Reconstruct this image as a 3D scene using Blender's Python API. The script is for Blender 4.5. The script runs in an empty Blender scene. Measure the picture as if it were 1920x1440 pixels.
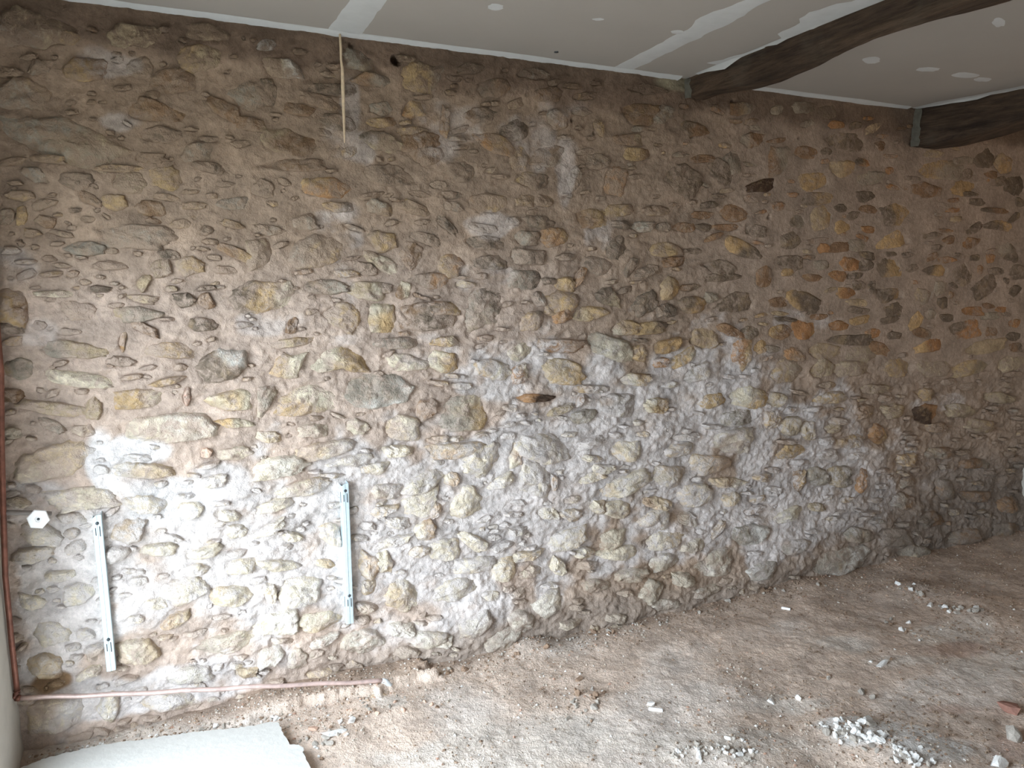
import bpy, math, random
import numpy as np
from mathutils import Vector

# ------------------------------------------------------------------ camera, sky, lights, exposure
scene = bpy.context.scene
COL = scene.collection
F = 1400.0
YAW, PITCH = math.radians(24.8), math.radians(8.7)
CAM = np.array([0.0, 0.0, 1.58])
WALL_Y, CEIL_Z, LEFT_X, RIGHT_X, FRONT_Y = 2.72, 2.38, -0.52, 4.70, -2.6

cam_data = bpy.data.cameras.new('camera')
cam_data.sensor_width = 36.0
cam_data.lens = F / 1920.0 * 36.0
cam_data.clip_start = 0.02
cam = bpy.data.objects.new('camera', cam_data)
COL.objects.link(cam)
cam.location = CAM
cam.rotation_euler = (math.pi / 2 - PITCH, 0.0, -YAW)
scene.camera = cam

world = bpy.data.worlds.new('overcast_sky')
scene.world = world
world.use_nodes = True
wbg = world.node_tree.nodes['Background']
wbg.inputs['Color'].default_value = (0.78, 0.89, 1.0, 1.0)
wbg.inputs['Strength'].default_value = 17.5

scene.view_settings.view_transform = 'Standard'
scene.view_settings.look = 'None'
scene.view_settings.gamma = 1.0
scene.view_settings.use_curve_mapping = False
scene.view_settings.exposure = 0.1

# the doorway in the left wall: daylight comes in here (portal only guides the sampling of the sky)
DOOR_Y0, DOOR_Y1, DOOR_Z0, DOOR_Z1, THICK = 0.55, 2.32, 0.0, 1.85, 0.30
# a window in the wall behind the camera
WIN_X0, WIN_X1, WIN_Z0, WIN_Z1 = 1.2, 1.8, 1.0, 1.7


def portal(name, loc, rot, sx, sy):
    ld = bpy.data.lights.new(name, 'AREA')
    ld.shape = 'RECTANGLE'
    ld.size, ld.size_y = sx, sy
    ld.cycles.is_portal = True
    lo = bpy.data.objects.new(name, ld)
    COL.objects.link(lo)
    lo.location, lo.rotation_euler = loc, rot
    return lo


portal('sky_portal_door', (LEFT_X - THICK + 0.02, (DOOR_Y0 + DOOR_Y1) / 2, (DOOR_Z0 + DOOR_Z1) / 2),
       (math.pi / 2, 0, -math.pi / 2), DOOR_Y1 - DOOR_Y0, DOOR_Z1 - DOOR_Z0)
portal('sky_portal_window', ((WIN_X0 + WIN_X1) / 2, FRONT_Y - THICK + 0.02, (WIN_Z0 + WIN_Z1) / 2),
       (math.pi / 2, 0, 0), WIN_X1 - WIN_X0, WIN_Z1 - WIN_Z0)

# ------------------------------------------------------------------ helpers
_fw = np.array([math.sin(YAW) * math.cos(PITCH), math.cos(YAW) * math.cos(PITCH), -math.sin(PITCH)])
_rt = np.array([math.cos(YAW), -math.sin(YAW), 0.0])
_up = np.cross(_rt, _fw)


def ray(px, py):
    return _fw + _rt * (px - 960.0) / F - _up * (py - 720.0) / F


def at_wall(px, py, off=0.0):
    v = ray(px, py)
    return CAM + v * ((WALL_Y - off) / v[1])


def at_z(px, py, z=0.0):
    v = ray(px, py)
    return CAM + v * ((z - CAM[2]) / v[2])


def at_x(px, py, x):
    v = ray(px, py)
    return CAM + v * ((x - CAM[0]) / v[0])


def wall_uv(pxy):
    d = _fw[None] + _rt[None] * ((pxy[:, 0:1] - 960.0) / F) - _up[None] * ((pxy[:, 1:2] - 720.0) / F)
    p = CAM[None] + d * (WALL_Y / d[:, 1:2])
    return p[:, [0, 2]]


def srgb(r, g, b):
    c = np.array([r, g, b], float) / 255.0
    return np.where(c <= 0.04045, c / 12.92, ((c + 0.055) / 1.055) ** 2.4)


def _hash(ix, iy, seed):
    h = (ix.astype(np.int64) * 374761393 + iy.astype(np.int64) * 668265263 + seed * 2246822519) & 0xFFFFFFFF
    h = ((h ^ (h >> 13)) * 1274126177) & 0xFFFFFFFF
    h = ((h ^ (h >> 16)) * 2246822519) & 0xFFFFFFFF
    return ((h ^ (h >> 15)) & 0xFFFFFF).astype(float) / float(0xFFFFFF)


def vnoise(x, y, seed=0):
    x = np.asarray(x, float)
    y = np.asarray(y, float)
    ix, iy = np.floor(x), np.floor(y)
    fx, fy = x - ix, y - iy
    fx = fx * fx * (3 - 2 * fx)
    fy = fy * fy * (3 - 2 * fy)
    a = _hash(ix, iy, seed); b = _hash(ix + 1, iy, seed)
    c = _hash(ix, iy + 1, seed); d = _hash(ix + 1, iy + 1, seed)
    return (a * (1 - fx) + b * fx) * (1 - fy) + (c * (1 - fx) + d * fx) * fy * 1.0


def fbm(x, y, seed=0, octaves=4, gain=0.5):
    t, amp, tot = 0.0, 1.0, 0.0
    for o in range(octaves):
        t = t + amp * (vnoise(x * 2 ** o + 17.3 * o, y * 2 ** o - 9.1 * o, seed + o) - 0.5) * 2
        tot += amp
        amp *= gain
    return t / tot


def terrace(n, k):
    """stepped noise: flaky ledges"""
    q = n * k
    f = np.floor(q)
    t = np.clip((q - f - 0.3) / 0.4, 0, 1)
    return (f + t * t * (3 - 2 * t)) / k


def smooth(a, b, x):
    t = np.clip((np.asarray(x, float) - a) / (b - a), 0, 1)
    return t * t * (3 - 2 * t)


def make_mesh(name, verts, faces, colors=None, shade_smooth=True, dust=None):
    """verts (N,3); faces (M,k) with k = 3 or 4; colors (N,3) linear"""
    me = bpy.data.meshes.new(name)
    verts = np.ascontiguousarray(verts, dtype=np.float32)
    faces = np.ascontiguousarray(faces, dtype=np.int32)
    m, k = faces.shape
    me.vertices.add(len(verts)); me.vertices.foreach_set('co', verts.ravel())
    me.loops.add(m * k); me.loops.foreach_set('vertex_index', faces.ravel())
    me.polygons.add(m)
    me.polygons.foreach_set('loop_start', np.arange(0, m * k, k, dtype=np.int32))
    me.polygons.foreach_set('use_smooth', np.full(m, shade_smooth, dtype=bool))
    me.update(calc_edges=True)
    me.validate()
    if colors is not None:
        at = me.attributes.new('tone', 'FLOAT_COLOR', 'POINT')
        c4 = np.ones((len(verts), 4), dtype=np.float32)
        c4[:, :colors.shape[1]] = colors
        at.data.foreach_set('color', c4.ravel())
    if dust is not None:
        at = me.attributes.new('dust', 'FLOAT_COLOR', 'POINT')
        c4 = np.ones((len(verts), 4), dtype=np.float32)
        c4[:, :3] = dust
        at.data.foreach_set('color', c4.ravel())
    return me


def link(name, me, material=None, parent=None, kind=None, label=None, cat=None, group=None, loc=None):
    o = bpy.data.objects.new(name, me)
    COL.objects.link(o)
    if me is not None and material is not None and not me.materials:
        me.materials.append(material)
    if parent is not None:
        o.parent = parent
    if loc is not None:
        o.location = loc
    for k, v in (('kind', kind), ('label', label), ('category', cat), ('group', group)):
        if v:
            o[k] = v
    return o


def boxes_mesh(name, boxes):
    v, f = [], []
    for (x0, x1, y0, y1, z0, z1) in boxes:
        b = len(v)
        v += [(x0, y0, z0), (x1, y0, z0), (x1, y1, z0), (x0, y1, z0), (x0, y0, z1), (x1, y0, z1), (x1, y1, z1), (x0, y1, z1)]
        f += [(b, b + 3, b + 2, b + 1), (b + 4, b + 5, b + 6, b + 7), (b, b + 1, b + 5, b + 4), (b + 1, b + 2, b + 6, b + 5), (b + 2, b + 3, b + 7, b + 6), (b + 3, b, b + 4, b + 7)]
    return make_mesh(name, np.array(v, float), np.array(f), shade_smooth=False)


def tube_mesh(name, pts, rad, n=12, closed_ends=True, wobble=0.0, seed=0):
    pts = np.array(pts, float)
    rad = np.broadcast_to(np.asarray(rad, float), (len(pts),))
    rng = np.random.RandomState(seed)
    V, Fc = [], []
    up = np.array([0.0, 0.0, 1.0])
    for i, p in enumerate(pts):
        t = pts[min(i + 1, len(pts) - 1)] - pts[max(i - 1, 0)]
        t = t / np.linalg.norm(t)
        ref = up if abs(t[2]) < 0.9 else np.array([0.0, 1.0, 0.0])
        a = np.cross(t, ref); a /= np.linalg.norm(a)
        b = np.cross(t, a)
        for k in range(n):
            th = 2 * math.pi * k / n
            r = rad[i] * (1 + wobble * (rng.rand() - 0.5))
            V.append(p + (a * math.cos(th) + b * math.sin(th)) * r)
    for i in range(len(pts) - 1):
        for k in range(n):
            a0, a1 = i * n + k, i * n + (k + 1) % n
            b0, b1 = a0 + n, a1 + n
            Fc += [(a0, b0, b1), (a0, b1, a1)]
    if closed_ends:
        for i, flip in ((0, 1), (len(pts) - 1, 0)):
            c = len(V); V.append(pts[i])
            for k in range(n):
                a0, a1 = i * n + k, i * n + (k + 1) % n
                Fc.append((c, a1, a0) if not flip else (c, a0, a1))
    return make_mesh(name, np.array(V), np.array(Fc))


# ------------------------------------------------------------------ materials
def new_mat(name, rough=0.9, metal=0.0, spec=0.25):
    m = bpy.data.materials.new(name)
    m.use_nodes = True
    nt = m.node_tree
    b = nt.nodes['Principled BSDF']
    b.inputs['Roughness'].default_value = rough
    b.inputs['Metallic'].default_value = metal
    b.inputs['Specular IOR Level'].default_value = spec
    return m, nt, b


def noise_node(nt, scale, detail=4.0, rough=0.55, vec=None, dist=0.0):
    n = nt.nodes.new('ShaderNodeTexNoise')
    n.inputs['Scale'].default_value = scale
    n.inputs['Detail'].default_value = detail
    n.inputs['Roughness'].default_value = rough
    n.inputs['Distortion'].default_value = dist
    if vec is not None:
        nt.links.new(vec, n.inputs['Vector'])
    return n


def ramp(nt, fac, p0, c0, p1, c1):
    r = nt.nodes.new('ShaderNodeValToRGB')
    e = r.color_ramp.elements
    e[0].position, e[1].position = p0, p1
    e[0].color = (*c0, 1); e[1].color = (*c1, 1)
    nt.links.new(fac, r.inputs['Fac'])
    return r


def mix(nt, fac, a, b, mode='MIX'):
    n = nt.nodes.new('ShaderNodeMix')
    n.data_type = 'RGBA'; n.blend_type = mode
    ins = {i.identifier: i for i in n.inputs}
    for sock, val in ((ins['Factor_Float'], fac), (ins['A_Color'], a), (ins['B_Color'], b)):
        if hasattr(val, 'is_output'):
            nt.links.new(val, sock)
        elif isinstance(val, (int, float)):
            sock.default_value = val
        else:
            sock.default_value = (*val, 1)
    return [o for o in n.outputs if o.identifier == 'Result_Color'][0]


def bump(nt, bsdf, heights):
    """heights: list of (socket, strength, distance)"""
    prev = None
    for h, s, d in heights:
        n = nt.nodes.new('ShaderNodeBump')
        n.inputs['Strength'].default_value = s
        n.inputs['Distance'].default_value = d
        nt.links.new(h, n.inputs['Height'])
        if prev is not None:
            nt.links.new(prev, n.inputs['Normal'])
        prev = n.outputs['Normal']
    nt.links.new(prev, bsdf.inputs['Normal'])


def geo_pos(nt):
    return nt.nodes.new('ShaderNodeNewGeometry').outputs['Position']


def tone_attr(nt):
    a = nt.nodes.new('ShaderNodeAttribute')
    a.attribute_name = 'tone'
    return a.outputs['Color']


def flake_node(nt, pos, sc):
    mp = nt.nodes.new('ShaderNodeMapping')
    mp.inputs['Scale'].default_value = sc
    wob = noise_node(nt, 14.0, 3, 0.6, pos)
    ad = nt.nodes.new('ShaderNodeMixRGB'); ad.blend_type = 'ADD'; ad.inputs['Fac'].default_value = 0.06
    nt.links.new(pos, ad.inputs['Color1']); nt.links.new(wob.outputs['Color'], ad.inputs['Color2'])
    nt.links.new(ad.outputs['Color'], mp.inputs['Vector'])
    v = nt.nodes.new('ShaderNodeTexVoronoi')
    v.feature = 'F1'
    nt.links.new(mp.outputs['Vector'], v.inputs['Vector'])
    v.inputs['Scale'].default_value = 1.0
    return v.outputs['Color']


def earth_like(name, base=None, mottled=(0.72, 1.22), grain=0.6, scale=1.0, rough=0.95, flaky=0.0):
    m, nt, b = new_mat(name, rough)
    pos = geo_pos(nt)
    col = tone_attr(nt) if base is None else None
    n1 = noise_node(nt, 7.0 * scale, 4, 0.6, pos)
    n2 = noise_node(nt, 55.0 * scale, 5, 0.65, pos)
    r1 = ramp(nt, n1.outputs['Fac'], 0.3, (mottled[0],) * 3, 0.7, (mottled[1],) * 3)
    r2 = ramp(nt, n2.outputs['Fac'], 0.3, (0.8,) * 3, 0.7, (1.16,) * 3)
    c = mix(nt, 1.0, col if col is not None else tuple(base), r1.outputs['Color'], 'MULTIPLY')
    c = mix(nt, 1.0, c, r2.outputs['Color'], 'MULTIPLY')
    nt.links.new(c, b.inputs['Base Color'])
    n3 = noise_node(nt, 160.0 * scale, 2, 0.7, pos)
    hs = [(n2.outputs['Fac'], 0.6 * grain, 0.012), (n3.outputs['Fac'], 0.6 * grain, 0.004)]
    if flaky:
        hs = [(flake_node(nt, pos, (30, 30, 55)), flaky, 0.008)] + hs
    bump(nt, b, hs)
    return m


def stone_material(name):
    """limestone: own tone, weathered patches, and mortar dust ('dust' colour) caught on the rough face; tone alpha = how dusty"""
    m, nt, b = new_mat(name, 0.9, spec=0.25)
    pos = geo_pos(nt)
    at = nt.nodes.new('ShaderNodeAttribute'); at.attribute_name = 'tone'
    ad = nt.nodes.new('ShaderNodeAttribute'); ad.attribute_name = 'dust'
    n1 = noise_node(nt, 16.0, 4, 0.62, pos, 0.6)
    n2 = noise_node(nt, 10.0, 3, 0.65, pos, 1.0)
    n3 = noise_node(nt, 45.0, 5, 0.7, pos, 0.3)
    n4 = noise_node(nt, 150.0, 2, 0.7, pos)
    n5 = noise_node(nt, 26.0, 4, 0.68, pos, 0.8)
    r1 = ramp(nt, n1.outputs['Fac'], 0.32, (0.74,) * 3, 0.68, (1.2,) * 3)
    c = mix(nt, 1.0, at.outputs['Color'], r1.outputs['Color'], 'MULTIPLY')
    f2 = ramp(nt, n2.outputs['Fac'], 0.55, (0, 0, 0), 0.70, (0.4,) * 3)
    c = mix(nt, f2.outputs['Color'], c, tuple(srgb(184, 156, 116)))
    r4 = ramp(nt, n3.outputs['Fac'], 0.3, (0.78,) * 3, 0.55, (1.04,) * 3)
    c = mix(nt, 1.0, c, r4.outputs['Color'], 'MULTIPLY')
    # dust: noise pushed by the dustiness of the stone
    ad_m = nt.nodes.new('ShaderNodeMath'); ad_m.operation = 'MULTIPLY_ADD'
    nt.links.new(at.outputs['Alpha'], ad_m.inputs[0]); ad_m.inputs[1].default_value = 0.42; nt.links.new(n5.outputs['Fac'], ad_m.inputs[2])
    fd = ramp(nt, ad_m.outputs[0], 0.58, (0.06,) * 3, 0.78, (0.92,) * 3)
    c = mix(nt, fd.outputs['Color'], c, ad.outputs['Color'])
    nt.links.new(c, b.inputs['Base Color'])
    vo = flake_node(nt, pos, (26, 26, 52))
    bump(nt, b, [(vo, 0.55, 0.014), (n3.outputs['Fac'], 0.9, 0.016), (n4.outputs['Fac'], 0.6, 0.004)])
    return m


def plain(name, rgb, rough=0.6, metal=0.0, spec=0.4, var=0.12, scale=30, bs=0.15, bd=0.003):
    m, nt, b = new_mat(name, rough, metal, spec)
    pos = geo_pos(nt)
    n = noise_node(nt, scale, 5, 0.6, pos)
    r = ramp(nt, n.outputs['Fac'], 0.3, (1 - var,) * 3, 0.7, (1 + var,) * 3)
    c = mix(nt, 1.0, tuple(rgb), r.outputs['Color'], 'MULTIPLY')
    nt.links.new(c, b.inputs['Base Color'])
    bump(nt, b, [(n.outputs['Fac'], bs, bd)])
    return m


M_MORTAR = earth_like('earth_and_lime_mortar', grain=1.0, flaky=0.3)
M_STONE = stone_material('limestone_rubble')
M_FLOOR = earth_like('beaten_earth', grain=1.3)
M_PLASTER = plain('old_plaster', srgb(196, 190, 180), 0.9, var=0.08, scale=12, bs=0.3, bd=0.01)
M_ENDFILL = plain('grey_end_filler', srgb(100, 97, 88), 0.9, var=0.3, scale=40, bs=0.3)
M_BOARD = plain('grey_plasterboard', srgb(172, 167, 161), 0.9, var=0.03, scale=3, bs=0.05)
M_COMPOUND = plain('white_jointing_compound', srgb(204, 207, 208), 0.8, var=0.05, scale=18, bs=0.2)
M_SCREED = plain('pale_screed', srgb(184, 182, 177), 0.85, var=0.05, scale=40, bs=0.35, bd=0.004)
M_ZINC = plain('galvanised_steel', srgb(205, 222, 229), 0.42, 0.4, 0.5, var=0.08, scale=60, bs=0.05)
M_SCREW = plain('dark_screw_steel', srgb(78, 84, 88), 0.5, 0.6, 0.5)
M_SLOT = plain('slot_shadow_steel', srgb(70, 78, 84), 0.6, 0.3, 0.4)
M_COPPER = plain('weathered_copper', srgb(134, 90, 76), 0.42, 0.6, 0.5, var=0.35, scale=26, bs=0.1)
M_COPPERDUST = plain('dusty_copper_pipe', srgb(196, 172, 164), 0.40, 0.25, 0.5, var=0.25, scale=34, bs=0.1)
M_CONDUIT = plain('grey_conduit', srgb(138, 130, 126), 0.6, 0.1, 0.4)
M_WHITEPLASTIC = plain('white_plastic', srgb(246, 246, 246), 0.4, 0, 0.5, var=0.02)
M_FOAM = plain('pale_hemp_string', srgb(226, 204, 174), 0.9, var=0.12, scale=80)
M_GROUND = plain('outside_ground', srgb(112, 108, 98), 0.95, var=0.1, scale=2)
M_CHIP_WHITE = earth_like('white_plaster_rubble', srgb(232, 230, 226), (0.88, 1.08), 0.5, 2)
M_CHIP_GREY = earth_like('grey_stone_rubble', srgb(176, 168, 158), (0.8, 1.15), 0.7, 2)
M_CHIP_BROWN = earth_like('brown_earth_rubble', srgb(150, 126, 106), (0.8, 1.15), 0.8, 2)
M_CHIP_PINK = earth_like('pink_terracotta', srgb(206, 172, 152), (0.9, 1.1), 0.4, 2)
M_CHIP_RED = earth_like('red_brick', srgb(158, 118, 104), (0.85, 1.12), 0.6, 2)


def wood_material():
    m, nt, b = new_mat('aged_oak', 0.85, spec=0.2)
    tc = nt.nodes.new('ShaderNodeNewGeometry').outputs['Position']
    mp = nt.nodes.new('ShaderNodeMapping')
    mp.inputs['Scale'].default_value = (14.0, 1.1, 14.0)
    nt.links.new(tc, mp.inputs['Vector'])
    n1 = noise_node(nt, 1.6, 7, 0.65, mp.outputs['Vector'], 0.5)
    n2 = noise_node(nt, 6.0, 6, 0.7, mp.outputs['Vector'], 0.2)
    n3 = noise_node(nt, 4.0, 4, 0.6, tc)
    r = ramp(nt, n1.outputs['Fac'], 0.28, tuple(srgb(44, 37, 33)), 0.72, tuple(srgb(104, 86, 71)))
    r2 = ramp(nt, n2.outputs['Fac'], 0.36, (0.6,) * 3, 0.6, (1.12,) * 3)
    c = mix(nt, 1.0, r.outputs['Color'], r2.outputs['Color'], 'MULTIPLY')
    f = ramp(nt, n3.outputs['Fac'], 0.55, (0, 0, 0), 0.75, (0.4,) * 3)
    c = mix(nt, f.outputs['Color'], c, tuple(srgb(104, 98, 88)))
    nt.links.new(c, b.inputs['Base Color'])
    bump(nt, b, [(n1.outputs['Fac'], 0.6, 0.02), (n2.outputs['Fac'], 0.7, 0.008)])
    return m


M_WOOD = wood_material()

# ------------------------------------------------------------------ room shell
left_boxes = [
    (LEFT_X - THICK, LEFT_X, DOOR_Y1, WALL_Y + 0.3, -0.3, CEIL_Z + 0.1),
    (LEFT_X - THICK, LEFT_X, FRONT_Y - THICK, DOOR_Y0, -0.3, CEIL_Z + 0.1),
    (LEFT_X - THICK, LEFT_X, DOOR_Y0, DOOR_Y1, DOOR_Z1, CEIL_Z + 0.1),
    (LEFT_X - THICK, LEFT_X, DOOR_Y0, DOOR_Y1, -0.3, DOOR_Z0),
]
wall_left = link('wall_left', boxes_mesh('wall_left', left_boxes), M_PLASTER, kind='structure', label='pale plastered wall at the left edge')
link('wall_right', boxes_mesh('wall_right', [(RIGHT_X, RIGHT_X + 0.3, FRONT_Y - THICK, WALL_Y + 0.3, -0.3, CEIL_Z + 0.1)]), M_PLASTER,
     kind='structure', label='grey plastered wall beyond the far right corner')
fb = [
    (LEFT_X, WIN_X0, FRONT_Y - THICK, FRONT_Y, -0.3, CEIL_Z + 0.1),
    (WIN_X1, RIGHT_X, FRONT_Y - THICK, FRONT_Y, -0.3, CEIL_Z + 0.1),
    (WIN_X0, WIN_X1, FRONT_Y - THICK, FRONT_Y, WIN_Z1, CEIL_Z + 0.1),
    (WIN_X0, WIN_X1, FRONT_Y - THICK, FRONT_Y, -0.3, WIN_Z0),
]
link('wall_front', boxes_mesh('wall_front', fb), M_PLASTER, kind='structure', label='plastered wall behind the camera with a window opening')
link('ground', boxes_mesh('ground', [(-14, LEFT_X - THICK, -12, 14, -0.3, -0.1), (LEFT_X - THICK, 14, -12, FRONT_Y - THICK, -0.3, -0.1)]), M_GROUND,
     kind='structure', label='bare ground outside the doorway')

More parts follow.
